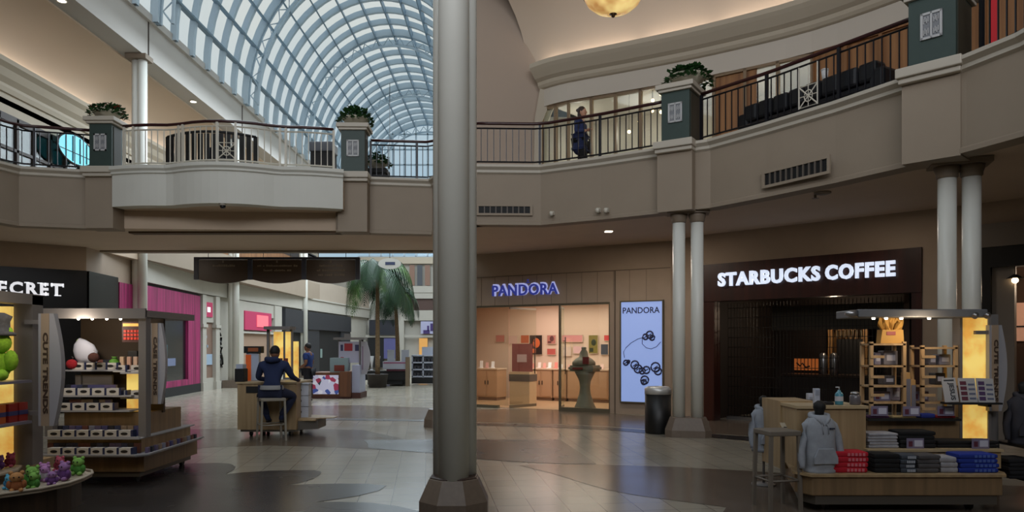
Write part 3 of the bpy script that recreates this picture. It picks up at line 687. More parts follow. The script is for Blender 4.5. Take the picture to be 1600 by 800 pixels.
# charcoal shop front
t = thing('charcoal_storefront', 'charcoal shop front with black doorway, opposite the palm', 'storefront', W3.P(0), W3.rz)
ch = M('charcoal', (40, 42, 47), .5); a = W3.u(441); 
m_ = MB(); m_.box(a, W3.L-.5, -.16, .04, 2.35, 3.5); m_.box(a, a+1.0, -.1, .04, 0, 2.4); m_.make('front', ch, t)
m_ = MB(); m_.box(a+1.0, W3.L-.5, .0, .03, 0, 2.4); m_.make('opening', blackmatt, t)
t = thing('charcoal_storefront', 'charcoal shop front beyond the far white column', 'storefront', W4.P(0), W4.rz)
m_ = MB(); m_.box(.2, W4.L-.4, -.16, .04, 2.55, 3.5); m_.box(.2, 2.0, -.1, .04, 0, 2.6); m_.box(W4.L-2.2, W4.L-.4, -.1, .04, 0, 2.6); m_.make('front', ch, t)
m_ = MB(); m_.box(1.8, W4.L-2.0, .0, .03, 0, 2.6); m_.make('opening', blackmatt, t)
m_ = MB(); m_.box(2.4, 2.7, -.02, .0, 1.0, 1.5); m_.make('sticker', M('grey_green', (120, 140, 136), .6), t)
# end of the wing
E = Fr((-10.4, 50.4), (-1.1, 50.4))
t = thing('anchor_storefront', 'shop front closing the far end of the wing, dark signboard over display windows', 'storefront', E.P(0), E.rz)
e_ = lambda px: E.u(px)
m_ = MB(); m_.box(e_(578), e_(622), -.25, 0, 2.4, 3.45); m_.make('signboard', M('navy_board', (28, 30, 40), .5), t)
m_ = MB(); m_.box(e_(560), e_(690), -.12, -.02, 2.25, 2.42); m_.box(e_(622), e_(632), -.2, -.02, 0, 5.2); m_.box(e_(640), e_(700), -.3, -.02, 5.3, 5.75); m_.box(e_(632), e_(700), -.25, 0, 3.4, 4.1); m_.box(e_(632), e_(700), -.25, 0, 4.9, 5.3); m_.make('white_bands', plaster_w, t)
m_ = MB(); m_.box(e_(636), e_(700), -.1, 0, 4.12, 4.88); m_.make('brown_band', M('brown_band', (74, 52, 44), .6), t)
m_ = MB(); m_.box(e_(658), e_(690), -.22, -.1, 2.5, 3.35); m_.make('poster', M('poster_pale', (170, 170, 200), .6), t)
m_ = MB(); m_.box(e_(662), e_(672), -.25, -.22, 2.5, 2.75); m_.box(e_(673), e_(680), -.25, -.22, 2.7, 3.2); m_.box(e_(668), e_(671), -.25, -.22, 2.7, 3.05); m_.make('poster_figures', M('poster_purple', (60, 40, 100), .6), t)
m_ = MB(); m_.box(e_(575), e_(600), -.06, -.01, .2, 2.2); m_.box(e_(620), e_(628), -.06, -.01, 0, 2.2); m_.make('dark_window', blackmatt, t)
m_ = MB(); m_.box(e_(655), e_(668), -.06, -.01, .5, 2.2); m_.make('warm_window', M('warm_window', (190, 140, 70), .6, emit=(210, 150, 80), strength=.5), t)
m_ = MB(); m_.box(e_(600), e_(618), -.06, -.01, .8, 2.2); m_.make('blue_window', M('blue_window', (90, 90, 140), .6), t)
for k, px in enumerate((640, 652, 664)):
    m_ = MB(); m_.box(e_(px), e_(px+8), -.06, -.01, 5.8, 7.2); m_.make('upper_window', M('warm_dim%d' % (k % 2), ((130, 100, 84), (70, 74, 80))[k % 2], .6), t)
m_ = MB(); m_.box(e_(560), e_(700), -.05, 0, 7.3, 7.75); m_.make('upper_band', cornice_m, t)
# =================================================================== east side: jewellery shop
PF = Fr(WALL_R[0], WALL_R[1]); GT = 2.74; ga, gb = 0.12, PF.u(953)
wallbits('wall_jewellery_front', PF, [(0, PF.L, 0, .22, GT, 4.14), (gb, PF.L, 0, .22, 0, GT), (0, ga, 0, .22, 0, GT)], brownwall)
wallbits('trim_jewellery_joint', PF, [(0, PF.L, -.012, 0, 3.5, 3.52), (gb+.12, gb+.14, -.008, 0, 0, 3.5), (PF.u(960), PF.u(962), -.008, 0, 0, 3.5)]+[(k*.42, k*.42+.008, -.006, 0, GT, 3.5) for k in range(1, 13)], M('taupe_joint', (112, 98, 84), .7))
peach = M('peach_wall', (212, 188, 168), .7)
o = wallbits('wall_jewellery_interior', PF, [(-2.05, PF.L-.3, 3.6, 3.75, 0, 3.2), (PF.L-.45, PF.L-.35, .2, 3.6, 0, 3.2)], peach)
PQ = [(-1.3, 20.35), PF.P(PF.L-.36, .23)[:2], PF.P(PF.L-.36, 3.62)[:2], PF.P(-2.02, 3.62)[:2]]
struct(MB().box(-1.35, -1.3, 20.3, 24.5, 0, 3.1).make('wall_jewellery_side', peach)); struct(MB().prism(PQ, 3.0, 3.15).make('ceiling_jewellery', peach))
struct(MB().prism(PQ, .001, .008).make('floor_jewellery', M('pale_wood_floor', (176, 146, 112), .35)))
t = PF.P(2.0, 1.7, 2.95); area('jewellery_light', t, (0, 0, PF.rz), 3.8, 2.6, 135, (1, .86, .76))
# glazing: fixed panes, double door
t = thing('glass_storefront', 'frameless glass panes and door of the jewellery shop', 'storefront', PF.P(0), PF.rz)
fm = M('glass_edge', (96, 90, 74), .3)
um, uc = PF.u(794), PF.u(874)
for i, (x0, x1, v) in enumerate(((ga, PF.u(793), .05), (uc, gb, .05))):
    m_ = MB(); m_.box(x0, x1, v, v+.012, .07, GT-.02); m_.make('pane', shop_glass, t)
m_ = MB(); m_.box(ga, gb, .02, .1, GT-.05, GT); m_.box(uc, gb, -.03, .12, 0, .1); m_.box(ga, PF.u(778), -.01, .1, 0, .07)
m_.box(uc-.02, uc+.02, .0, .08, .0, GT); m_.box(gb-.03, gb, .0, .08, 0, GT); m_.box(ga, ga+.03, 0, .08, 0, GT); m_.make('frame', fm, t)
for nm, hx, ang, wd in (('glass_door', PF.u(794), math.radians(72), 1.0), ('glass_door', PF.u(872), math.radians(108), 1.0)):
    td = thing(nm, 'open glass door with long bar handle, %s' % ('beside the burgundy poster' if hx < PF.u(800) else 'beside the grey pedestal display'), 'door', PF.P(hx, .08, .0), PF.rz+ang)
    m_ = MB(); m_.box(0, wd, -.006, .006, .06, GT-.08); m_.make('pane', shop_glass, td)
    m_ = MB(); m_.box(0, wd, -.015, .015, .0, .08); m_.box(0, wd, -.015, .015, GT-.1, GT-.05); m_.make('rail', M('rail_bronze', (110, 98, 80), .4), td)
    m_ = MB(); m_.tube([(wd*.9, -.05, .9), (wd*.9, -.05, 1.9)], .014, 6); m_.box(wd*.9-.01, wd*.9+.01, -.05, 0, 1.0, 1.02); m_.box(wd*.9-.01, wd*.9+.01, -.05, 0, 1.78, 1.8); m_.make('handle', blackmatt, td)
# letters
lb = M('sign_blue', (40, 48, 110), .4, emit=(60, 70, 170), strength=.4); halo = M('sign_halo', (200, 204, 235), .5, emit=(176, 182, 236), strength=.6)
a, z_ = PF.uz(771, 461); b, _ = PF.uz(873, 461)
o = text_mesh('shop_lettering', 'PANDORA', .36, lb, .02, .006, None, PF.P(a, -.06, 2.98), (PI/2, 0, PF.rz), width=b-a, height=.29, spacing=1.1)
tag(o, 'dark blue illuminated shop letters with a pale halo over the glass shop front', 'shop sign')
h_ = text_mesh('halo', 'PANDORA', .36, halo, .006, .03, o, (-.0, -.0, -.035), (0, 0, 0), width=b-a+.03, height=.33, spacing=1.1)
m_ = MB(); m_.ball(((b-a)*.555, .39, 0), .028, 8, 5); m_.box((b-a)*.53, (b-a)*.58, .315, .345, -.01, .01); m_.make('crown_mark', lb, o)
# lightbox poster
p0, p1 = PF.u(972), PF.u(1036); zb, zt = .31, 2.72
t = thing('lightbox_poster', 'tall pale blue illuminated poster with a charm bracelet beside the trash can', 'poster', PF.P(p0), PF.rz)
w_ = p1-p0
m_ = MB(); m_.box(0, w_, -.06, 0, zb, zt); m_.make('lightbox', M('lightbox_blue', (150, 168, 225), .4, emit=(134, 160, 214), strength=.62, noise=.0), t)
m_ = MB(); m_.box(-.03, 0, -.08, 0, zb-.03, zt+.03); m_.box(w_, w_+.03, -.08, 0, zb-.03, zt+.03); m_.box(0, w_, -.08, 0, zt, zt+.03); m_.box(0, w_, -.08, 0, zb-.03, zb); m_.make('frame', fm, t)
ink = M('poster_ink', (44, 46, 84), .5)
text_mesh('lettering', 'PANDORA', .15, ink, .003, .002, t, (w_*.04, -.066, zt-.28), width=w_*.9, height=.15)
m_ = MB(); Hh = zt-zb
q = lambda x, y: (w_*x, -.066, zt-Hh*y)
m_.tube([q(.08, .56), (q(.06, .50)), q(.12, .46), q(.25, .41), q(.42, .37), q(.52, .36)], .008, 5)
m_.tube([q(.52, .36), q(.52, .42), q(.62, .46), q(.74, .47), q(.86, .45), q(.97, .40)], .008, 5)
for cx, cy, r in ((.6, .35, .055), (.7, .33, .07), (.76, .36, .05), (.12, .61, .05), (.18, .6, .03), (.34, .63, .08), (.42, .67, .08), (.52, .69, .06), (.62, .68, .07), (.84, .65, .09), (.9, .69, .07), (.58, .78, .08), (.56, .8, .05)):
    c = q(cx, cy); r *= 1.2; m_.tube([(c[0]+r*math.cos(k*PI/6), -.068, c[2]+r*math.sin(k*PI/6)) for k in range(13)], .021, 5); m_.tube([(c[0]-r*.5, -.068, c[2]-r*.4), (c[0]+r*.5, -.068, c[2]+r*.3)], .012, 5)
m_.make('bracelet_print', ink, t)
# inside the jewellery shop
BV = 3.58
def picture(px0, px1, py0, py1, c, label, c2=None):
    (u0_, z1_), (u1_, z0_) = PF.uz(px0, py0, BV-.03), PF.uz(px1, py1, BV-.03)
    t = thing('framed_picture', label, 'picture', PF.P(u0_, BV, z0_), PF.rz, 'pictures on the jewellery shop wall')
    w_, h_ = u1_-u0_, z1_-z0_; m_ = MB(); m_.box(0, w_, -.03, 0, 0, h_); m_.make('print', M('pic_%d_%d_%d' % c, c, .5), t)
    if c2: m_ = MB(); m_.ball((w_*.55, -.03, h_*.6), min(w_, h_)*.28, 12, 8, sy=.05, sz=1.2); m_.box(w_*.1, w_*.5, -.036, -.03, h_*.08, h_*.3); m_.make('motif', M('pic_%d_%d_%d' % c2, c2, .5), t)
    m_ = MB(); m_.box(-.012, 0, -.035, 0, 0, h_); m_.box(w_, w_+.012, -.035, 0, 0, h_); m_.box(0, w_, -.035, 0, h_, h_+.012); m_.box(0, w_, -.035, 0, -.012, 0); m_.make('frame', M('frame_pale', (200, 180, 160), .5), t)
for px0, px1, py0, py1, c, c2, lab in (
    (814, 827, 524, 536, (170, 80, 40), None, 'small orange picture beside the dark portrait print'),
    (827, 847, 524, 554, (34, 18, 16), (196, 96, 50), 'dark portrait print with orange glow on the shop wall'),
    (855, 868, 524, 537, (170, 110, 100), (90, 50, 50), 'small rose picture above the red one'),
    (855, 868, 545, 554, (178, 84, 76), None, 'small red picture under the rose one'),
    (775, 788, 524, 534, (196, 130, 120), None, 'pink card nearest the long door handle'),
    (795, 808, 525, 537, (204, 172, 162), None, 'pale pink card above the burgundy poster'),
    (878, 910, 524, 534, (206, 140, 138), None, 'wide pink picture seen through the fixed pane'),
    (920, 934, 524, 552, (120, 110, 50), (40, 50, 30), 'olive green print behind the grey pedestal'),
    (880, 892, 542, 556, (200, 180, 170), None, 'pale square card under the wide pink picture'),
    (896, 910, 541, 552, (214, 176, 176), None, 'light pink card, lower one next to the pale square'),
    (939, 950, 538, 554, (56, 62, 74), None, 'slate blue picture at the window edge'),
    (944, 953, 524, 532, (196, 60, 60), None, 'bright red card above the slate blue picture')):
    picture(px0, px1, py0, py1, c, lab, c2)
# counters along the back wall
def counter(px0, px1, ztop, label, v0=2.9, top=(210, 186, 160)):
    a, b = PF.u(px0, v0), PF.u(px1, v0); t = thing('display_counter', label, 'counter', PF.P(a, v0), PF.rz, 'counters in the jewellery shop')
    w_ = b-a; m_ = MB(); m_.box(0, w_, .02, .6, .1, ztop-.04); m_.make('cabinet', M('counter_wood', (176, 140, 108), .5), t)
    m_ = MB(); m_.box(-.02, w_+.02, -.01, .62, ztop-.04, ztop); m_.make('top', M('counter_top', top, .3), t)
    m_ = MB(); m_.box(.02, w_-.02, .05, .6, 0, .1); m_.make('plinth', M('counter_base', (120, 92, 72), .6), t)
    for k in range(2):
        m_ = MB(); m_.box(.03+k*w_/2, w_/2-.03+k*w_/2, 0, .02, .14, ztop-.08); dd = m_.make('door', M('counter_wood', (176, 140, 108), .5), t)
        m_ = MB(); m_.box(w_/2-.06 if k == 0 else w_/2+.04, w_/2-.04 if k == 0 else w_/2+.06, -.02, 0, ztop*.5, ztop*.5+.12); m_.make('handle', blackmatt, dd)
counter(828, 862, .98, 'peach jewellery counter under the dark portrait print'); counter(864, 884, .98, 'peach jewellery counter under the red picture'); counter(886, 950, .98, 'long peach counter behind the grey pedestal')
counter(745, 776, .98, 'counter nearest the fixed pane with glass top', 2.2)
r_ = random.Random(3)
for i, (px, v, c) in enumerate(((832, 3.2, (220, 150, 140)), (842, 3.2, (235, 225, 220)), (850, 3.2, (230, 170, 160)), (858, 3.2, (240, 240, 240)), (868, 3.2, (225, 140, 130)), (876, 3.2, (240, 230, 228)), (889, 3.2, (215, 170, 160)), (898, 3.2, (240, 236, 240)), (908, 3.2, (225, 190, 195)), (940, 3.2, (230, 200, 190)), (751, 2.5, (240, 238, 240)), (760, 2.5, (228, 180, 176)), (769, 2.5, (240, 240, 245)))):
    u_ = PF.u(px, v); h_ = .12+.1*r_.random(); m_ = MB(); m_.box(-.07, .07, -.05, .05, 0, .02); m_.rings([[(-.05, .03, .02), (.05, .03, .02), (.05, .045, .02), (-.05, .045, .02)], [(-.05, .05, h_), (.05, .05, h_), (.05, .062, h_), (-.05, .062, h_)]], True, False)
    o = m_.make('jewellery_card', M('jc_%d_%d_%d' % c, c, .4), loc=PF.P(u_, v, .98), rz=PF.rz)
    tag(o, ['small jewellery display card on the back counter', 'small jewellery display card on the counter by the fixed pane'][v < 3], 'display card', ['cards on the back counter', 'cards on the side counter'][v < 3])
# burgundy poster stand
a, _ = PF.uz(796, 600, 1.2); b, _ = PF.uz(827, 600, 1.2)
t = thing('poster_stand', 'plinth carrying a burgundy poster inside the shop doorway', 'display stand', PF.P(a, 1.2), PF.rz); w_ = b-a
m_ = MB(); m_.box(0, w_, 0, .45, 0, .66); m_.make('plinth', M('plinth_cream', (206, 174, 140), .5), t)
m_ = MB(); m_.box(-.01, w_+.01, -.01, .46, .66, .86); m_.make('band', M('band_grey', (72, 66, 66), .5), t)
m_ = MB(); m_.box(-.01, w_+.01, -.01, .46, .86, .93); m_.make('top', M('plinth_cream', (206, 174, 140), .5), t)
m_ = MB(); m_.box(.0, w_, .15, .2, .93, 1.72); m_.make('poster', M('burgundy', (122, 50, 56), .5), t)
m_ = MB(); m_.box(w_*.27, w_*.75, .14, .15, 1.2, 1.42); m_.make('poster_patch', M('patch_grey', (190, 160, 160), .5), t)
# grey pedestal with display
u_ = PF.u(914, .5); t = thing('pedestal_display', 'dark grey waisted pedestal table with ornaments in the shop window', 'display stand', PF.P(u_, .5), PF.rz)
gg = M('pedestal_grey', (128, 122, 108), .6); m_ = MB()
m_.lathe([(.31, 0.0), (.30, .02), (.22, .2), (.15, .42), (.13, .58), (.15, .75), (.22, .9), (.27, 1.0)], n=28); m_.make('foot', gg, t)
m_ = MB(); m_.box(-.32, .32, -.25, .25, 1.0, 1.16); m_.box(-.35, .35, -.28, .28, 1.05, 1.12); m_.make('table', gg, t, bevel=.01)
m_ = MB(); m_.lathe([(.30, 1.16), (.3, 1.24), (.22, 1.32), (.12, 1.38), (.1, 1.5), (.06, 1.56), (.07, 1.62), (.03, 1.63)], (-.03, 0, 0), n=20); m_.make('ornament', gg, t)
m_ = MB(); m_.box(.08, .24, -.34, -.3, 1.2, 1.38); m_.box(-.2, .08, -.345, -.33, 1.06, 1.11); m_.make('ornament_card', M('card_red', (120, 30, 34), .5), t)
# =================================================================== east side: coffee shop
SB = Fr(WALL_R[2], WALL_R[3]); J = Fr(WALL_R[1], WALL_R[2])
wallbits('wall_corner_east', J, [(0, J.L, 0, .25, 0, 4.14)], brownwall)
s0, s1 = SB.u(1101), SB.u(1441); ST = 3.46; o0, o1 = SB.u(1117), SB.u(1425); OT = 2.62
wallbits('wall_coffee_front', SB, [(0, SB.L, 0, .25, ST, 4.14), (0, s0, 0, .25, 0, ST), (s1, SB.L, 0, .25, 0, ST)], brownwall)
t = thing('coffee_storefront', 'dark cherry brown coffee shop front with closed black grille', 'storefront', SB.P(0), SB.rz)
m_ = MB(); m_.box(s0, s1, -.06, .25, OT+.02, ST); m_.box(s0, o0, -.04, .25, 0, OT+.02); m_.box(o1, s1, -.04, .25, 0, OT+.02); m_.make('surround', wooddk, t)
m_ = MB(); x = o0
while x < o1: m_.box(x, x+.012, .62, .632, 0, OT); x += .075
z = .08
while z < OT: m_.box(o0, o1, .618, .634, z, z+.014); z += .22
m_.make('grille', M('grille_black', (26, 22, 18), .5, metal=.4), t)
m_ = MB(); m_.box(o0, o1, .55, .7, 0, .07); m_.make('grille_foot', steel, t)
m_ = MB(); m_.box(o0+.9, o1-.3, .9, .93, OT-.62, OT-.1); m_.make('hanging_board', M('board_umber', (52, 44, 30), .6), t)
dk = M('coffee_interior', (34, 24, 18), .7)
wallbits('wall_coffee_interior', SB, [(o0-.3, o1+.3, 3.6, 3.7, 0, 3), (o0-.3, o0-.2, .25, 3.6, 0, 3), (o1+.2, o1+.3, .25, 3.6, 0, 3), (o0-.3, o1+.3, .25, 3.7, 2.9, 3.0)], dk)
bo = M('sign_cool_white', (236, 240, 250), .4, emit=(218, 232, 255), strength=.8)
a, b = SB.u(1126), SB.u(1402)
am, bm2 = SB.u(1285), SB.u(1293)
o = text_mesh('shop_lettering', 'STARBUCKS', .34, bo, .025, .014, None, SB.P(a, -.12, 2.95), (PI/2, 0, SB.rz), width=am-a, height=.30, spacing=1.14)
text_mesh('second_word', 'COFFEE', .34, bo, .025, .014, o, (bm2-a, 0, 0), (0, 0, 0), width=b-bm2, height=.30, spacing=1.14)
tag(o, 'bold white illuminated shop letters on the dark cherry fascia', 'shop sign')
# coffee bar things seen through the grille
t = thing('back_bar', 'dim coffee bar counter behind the grille', 'counter', SB.P(o0+.6, 2.2), SB.rz)
m_ = MB(); m_.box(0, 3.4, 0, .7, 0, .95); m_.make('cabinet', dk, t); m_ = MB(); m_.box(-.03, 3.43, -.04, .74, .95, 1.0); m_.make('top', M('bar_top', (60, 44, 34), .4), t)
a_, z_ = SB.uz(1240, 578, 3.0); b_, _ = SB.uz(1278, 563, 3.0)
t = thing('orange_sign', 'small orange sign with black zigzag glimpsed through the grille', 'sign', SB.P(a_, 3.0, z_), SB.rz)
m_ = MB(); m_.box(0, .62, 0, .04, 0, .28); m_.make('board', M('sign_orange', (150, 84, 40), .5, emit=(150, 80, 36), strength=.6), t); m_ = MB(); m_.tube([(.08, -.01, .18), (.16, -.01, .1), (.22, -.01, .17), (.3, -.01, .07), (.4, -.01, .1)], .02, 4); m_.make('zigzag', blackmatt, t)
m_ = MB(); m_.box(.28, .32, .01, .03, -.22, 0); m_.make('stem', blackmatt, t)
u_, _ = SB.uz(1322, 560, 3.2)
t = thing('menu_cabinet', 'warm lit cabinet with hanging cups behind the grille', 'cabinet', SB.P(u_-.42, 3.2), SB.rz)
m_ = MB(); m_.box(0, .1, 0, .35, 0, 2.1); m_.box(.8, .9, 0, .35, 0, 2.1); m_.box(0, .9, 0, .35, 2.04, 2.1); m_.box(0, .9, .3, .35, 0, 2.1); m_.make('frame', M('cabinet_wood', (150, 112, 66), .5), t)
m_ = MB(); m_.box(.2, .8, -.0, .05, .9, 1.82); m_.make('door', blackmatt, t)
m_ = MB(); [m_.box(.18+.09*k, .23+.09*k, .02, .06, 1.86, 2.03) for k in range(7)]; m_.make('slats', M('cabinet_slats', (120, 100, 70), .5), t)
point('coffee_bar_light', SB.P(u_, 2.4, 2.4), 26, WARM, .06)
for px, lab in ((1280, 'tall silver coffee brewer nearest the orange sign'), (1297, 'tall silver coffee brewer beside the lit cabinet')):
    u_ = SB.u(px+6, 2.5); t = thing('coffee_brewer', lab, 'coffee brewer', SB.P(u_, 2.5, 1.0), SB.rz, 'coffee brewers')
    m_ = MB(); m_.lathe([(.09, 0), (.09, .06), (.1, .08), (.1, .42), (.07, .47), (.03, .5)], n=18); m_.make('body', steel, t); m_ = MB(); m_.box(-.015, .015, -.15, -.09, .12, .16); m_.make('tap', blackmatt, t)
# dark corner shop beyond the paired columns
DK = Fr(WALL_R[3], WALL_R[4])
wallbits('wall_corner_header', DK, [(0, DK.L, 0, .25, 3.75, 4.14)], brownwall)
t = thing('dark_storefront', 'black-framed shop front with warm interior beyond the yellow light panel', 'storefront', DK.P(0), DK.rz)
m_ = MB(); m_.box(.15, DK.L, -.1, .2, 3.0, 3.75); m_.box(.15, .42, -.1, .2, 0, 3.0); m_.box(DK.L-.3, DK.L, -.1, .2, 0, 3.0); m_.make('frame', blackmatt, t)
m_ = MB(); m_.box(.15, DK.L, -.12, -.1, 3.35, 3.75); m_.make('ribbed_header', M('ribbed_grey', (110, 102, 94), .5), t)
m_ = MB(); m_.box(.3, .75, -.02, .1, 0, 3.0); m_.make('grey_pilaster', M('dull_grey', (124, 116, 108), .6), t)
wallbits('wall_corner_interior', DK, [(-1.2, DK.L+.4, 2.4, 2.5, 0, 3.4), (-1.2, -1.1, .5, 2.4, 0, 3.4), (-1.2, DK.L+.4, .26, 2.5, 3.3, 3.4)], M('umber_wall', (70, 50, 38), .7))
t = thing('wall_panel', 'peach backlit panel on the interior wall of the dark shop', 'panel', DK.P(-.2, 2.36), DK.rz)
m_ = MB(); m_.box(0, 1.7, 0, .03, 1.75, 2.5); m_.make('board', M('peach_panel', (196, 150, 124), .6, emit=(190, 140, 116), strength=.35), t); m_ = MB(); m_.box(0, 1.7, -.02, 0, 2.02, 2.05); m_.box(.75, .78, -.02, 0, 1.75, 2.5); m_.make('bars', blackmatt, t)
for k in range(3):
    t = thing('display_shelf', ('highest', 'middle', 'lowest')[k]+' brown shelf of goods in the dark corner shop', 'shelf', DK.P(.5, 1.9), DK.rz, 'shelves in the dark corner shop')
    m_ = MB(); m_.box(0, 1.9, 0, .45, 1.35-.4*k, 1.38-.4*k); m_.make('board', woodmid, t); m_ = MB(); [m_.box(.05+.3*j, .09+.3*j, .2, .24, .95-.4*k, 1.35-.4*k) for j in range(6)] if 0 else m_.box(0, .04, 0, .45, .98-.4*k, 1.38-.4*k); m_.make('side', woodmid, t)
    for j in range(7):
        u_ = .75+.24*j; h_ = .1+.14*rnd.random(); m_ = MB(); m_.lathe([(.05, 0), (.06, h_*.4), (.05, h_*.7), (.02, h_*.85), (.025, h_)], n=10)
        c = rnd.choice([(130, 70, 30), (90, 40, 26), (160, 120, 60), (60, 40, 30)])
        tag(m_.make('jar', M('jar_%d' % c[0], c, .3), loc=DK.P(u_, 2.05, 1.382-.4*k), rz=DK.rz), 'small brown jar on a shelf in the dark corner shop', 'jar', 'jars in the dark corner shop')
point('corner_shop_light', DK.P(1.2, 1.2, 2.8), 45, WARM, .06)
t = thing('pendant_bulb', 'small bright bulb hanging in the dark corner shop', 'lamp', (X(1586, 12.4), 12.4, Z(438, 12.4)), 0)
m_ = MB(); m_.ball((0, 0, 0), .05, 12, 8); m_.make('bulb', M('bulb_warm', (255, 225, 180), .3, emit=(255, 220, 170), strength=9), t); m_ = MB(); m_.tube([(0, 0, .05), (0, 0, .6)], .008, 6); m_.make('cord', blackmatt, t)
m_ = MB(); m_.lathe([(.03, .1), (.13, .03)], n=16, cap=False); m_.make('shade', blackmatt, t)
# =================================================================== upper east gallery shop front
segsU = list(zip(UP[0:7], UP[1:8]))
glassU = M('reflective_glass', (120, 134, 142), .18, metal=.0)
def ufront(i, a, b, kind):
    f_ = Fr(a, b); lab = ['narrow pale glass pane of the upper shop beside the wall end', 'curved pale glass bay of the upper shop behind the walking woman', 'oak and glass bay behind the plant on the pier', 'pale glazed bay behind the sofa', 'oak panelled bay at the far end of the sofa', 'oak panelled bay behind the pier over the apparel kiosk', 'dark framed bay beside the red banner'][i]
    t = thing('gallery_shopfront', lab, 'storefront', f_.P(0, .1, UPF), f_.rz)
    fr = M('tan_frame', (134, 112, 86), .5); m_ = MB(); n = max(2, int(f_.L/.62)); H = 2.85
    for k in range(n+1): x = f_.L*k/n; m_.box(max(0, x-.035), min(f_.L, x+.035), -.04, .06, 0, H)
    m_.box(0, f_.L, -.04, .06, H-.06, H); m_.box(0, f_.L, -.04, .06, 0, .12)
    m_.make('frame', fr if kind != 'wood' else woodmid, t)
    m_ = MB()
    if kind == 'glass': m_.box(0, f_.L, 0, .02, .1, H); m_.make('glazing', shop_glass, t)
    elif kind == 'wood': m_.box(0, f_.L, .02, .05, .05, H); m_.make('panelling', woodmid, t)
    else: m_.box(0, f_.L*.45, .02, .05, .05, H); m_.make('panelling', woodmid, t); m_ = MB(); m_.box(f_.L*.45, f_.L, 0, .02, .1, H); m_.make('glazing', shop_glass, t)
for i, ((a, b), k) in enumerate(zip(segsU, ('glass', 'glass', 'glass', 'mix', 'wood', 'wood', 'wood'))): ufront(i, a, b, k)
mb = MB(); mb.prism([(-1.0, 21.3)]+offset(UP, 2.6)+offset(UP, 2.8)[::-1]+[(-1.0, 21.5)], UPF, 8.3); struct(mb.make('wall_gallery_interior', M('gallery_cream', (180, 174, 164), .7)))
mb = MB(); mb.prism(offset(UP, .3)+offset(UP, 2.7)[::-1], 8.1, 8.2); struct(mb.make('ceiling_gallery_shop', [M('gallery_cream', (180, 174, 164), .7)]))
mb = MB(); mb.prism(offset(UP, -.2)+offset(UP, 2.7)[::-1], UPF-.3, UPF-.001); struct(mb.make('floor_gallery_shop', [tile_b]))
for k, (x, y) in enumerate(((1.8, 20.2), (3.6, 19.3), (5.6, 18.2), (7.6, 16.6), (8.9, 14.8))): point('gallery_shop_light', (x, y, 7.3), 30, (1, .92, .82), .12)
# warm pin lamps in the upper shop
for i, (px, py, D) in enumerate(((1001, 150, 18.4), (1020, 157, 18.3), (1033, 147, 18.2), (1039, 155, 18.2), (983, 206, 18.6), (1019, 173, 18.3), (1033, 175, 18.0), (1152, 165, 17.2), (1171, 157, 17.0), (999, 190, 18.6))):
    m_ = MB(); m_.ball((0, 0, 0), .045, 10, 6); t = thing('pin_lamp', 'tiny warm globe lamp hanging in the upper shop beyond the railing', 'lamp', W(px, py, D), 0, 'globe lamps of the upper shop')
    m_.make('globe', M('globe_warm', (255, 226, 170), .3, emit=(255, 222, 165), strength=5), t)
    m_ = MB(); m_.tube([(0, 0, .04), (0, 0, 8.1-W(px, py, D)[2])], .005, 4); m_.make('cord', blackmatt, t)
# sofa on the gallery
t = thing('tufted_sofa', 'long black tufted sofa on the upper gallery behind the railing', 'sofa', (5.0, 11.95, UPF), -1.04+PI)
m_ = MB(); m_.box(-1.25, 1.25, -.4, .4, .12, .42); m_.make('seat', M('black_leather', (16, 17, 22), .45), t, bevel=.05)
m_ = MB(); 
for k in range(8): m_.box(-1.25+.3125*k, -1.25+.3125*k+.30, .15, .42, .42, .72)
m_.make('backrest', M('black_leather', (16, 17, 22), .45), t, bevel=.05)
for s_ in (-1, 1): m_ = MB(); m_.box(s_*1.25-.12 if s_ > 0 else -1.37, 1.37 if s_ > 0 else -1.13, -.4, .42, .12, .6); m_.make('armrest', M('black_leather', (16, 17, 22), .45), t, bevel=.05)
for sx in (-1.2, 1.2):
    for sy in (-.32, .32): m_ = MB(); m_.box(sx-.04, sx+.04, sy-.04, sy+.04, 0, .12); m_.make('foot', blackmatt, t)
t = thing('cafe_cup', 'white lidded cup standing above the sofa back', 'cup', (4.91, 11.55, UPF+.722)); m_ = MB(); m_.lathe([(.04, 0), (.055, .15)], n=16); m_.make('cup', M('cup_white', (235, 235, 235), .4), t); m_ = MB(); m_.lathe([(.058, .15), (.058, .17), (.045, .18)], n=16); m_.make('lid', M('cup_white', (235, 235, 235), .4), t)
# red and black shop at the top corner
t = thing('red_banner', 'narrow red banner hanging on the oak wall of the upper gallery', 'banner', (X(1553, 10.9), 10.9, 6.65), -.9)
m_ = MB(); m_.box(-.06, .06, -.01, .01, -.55, 1.2); m_.make('cloth', M('banner_red', (196, 20, 34), .6), t); m_ = MB(); m_.tube([(-.09, 0, 1.2), (.09, 0, 1.2)], .012, 6); m_.make('rod', blackmatt, t)
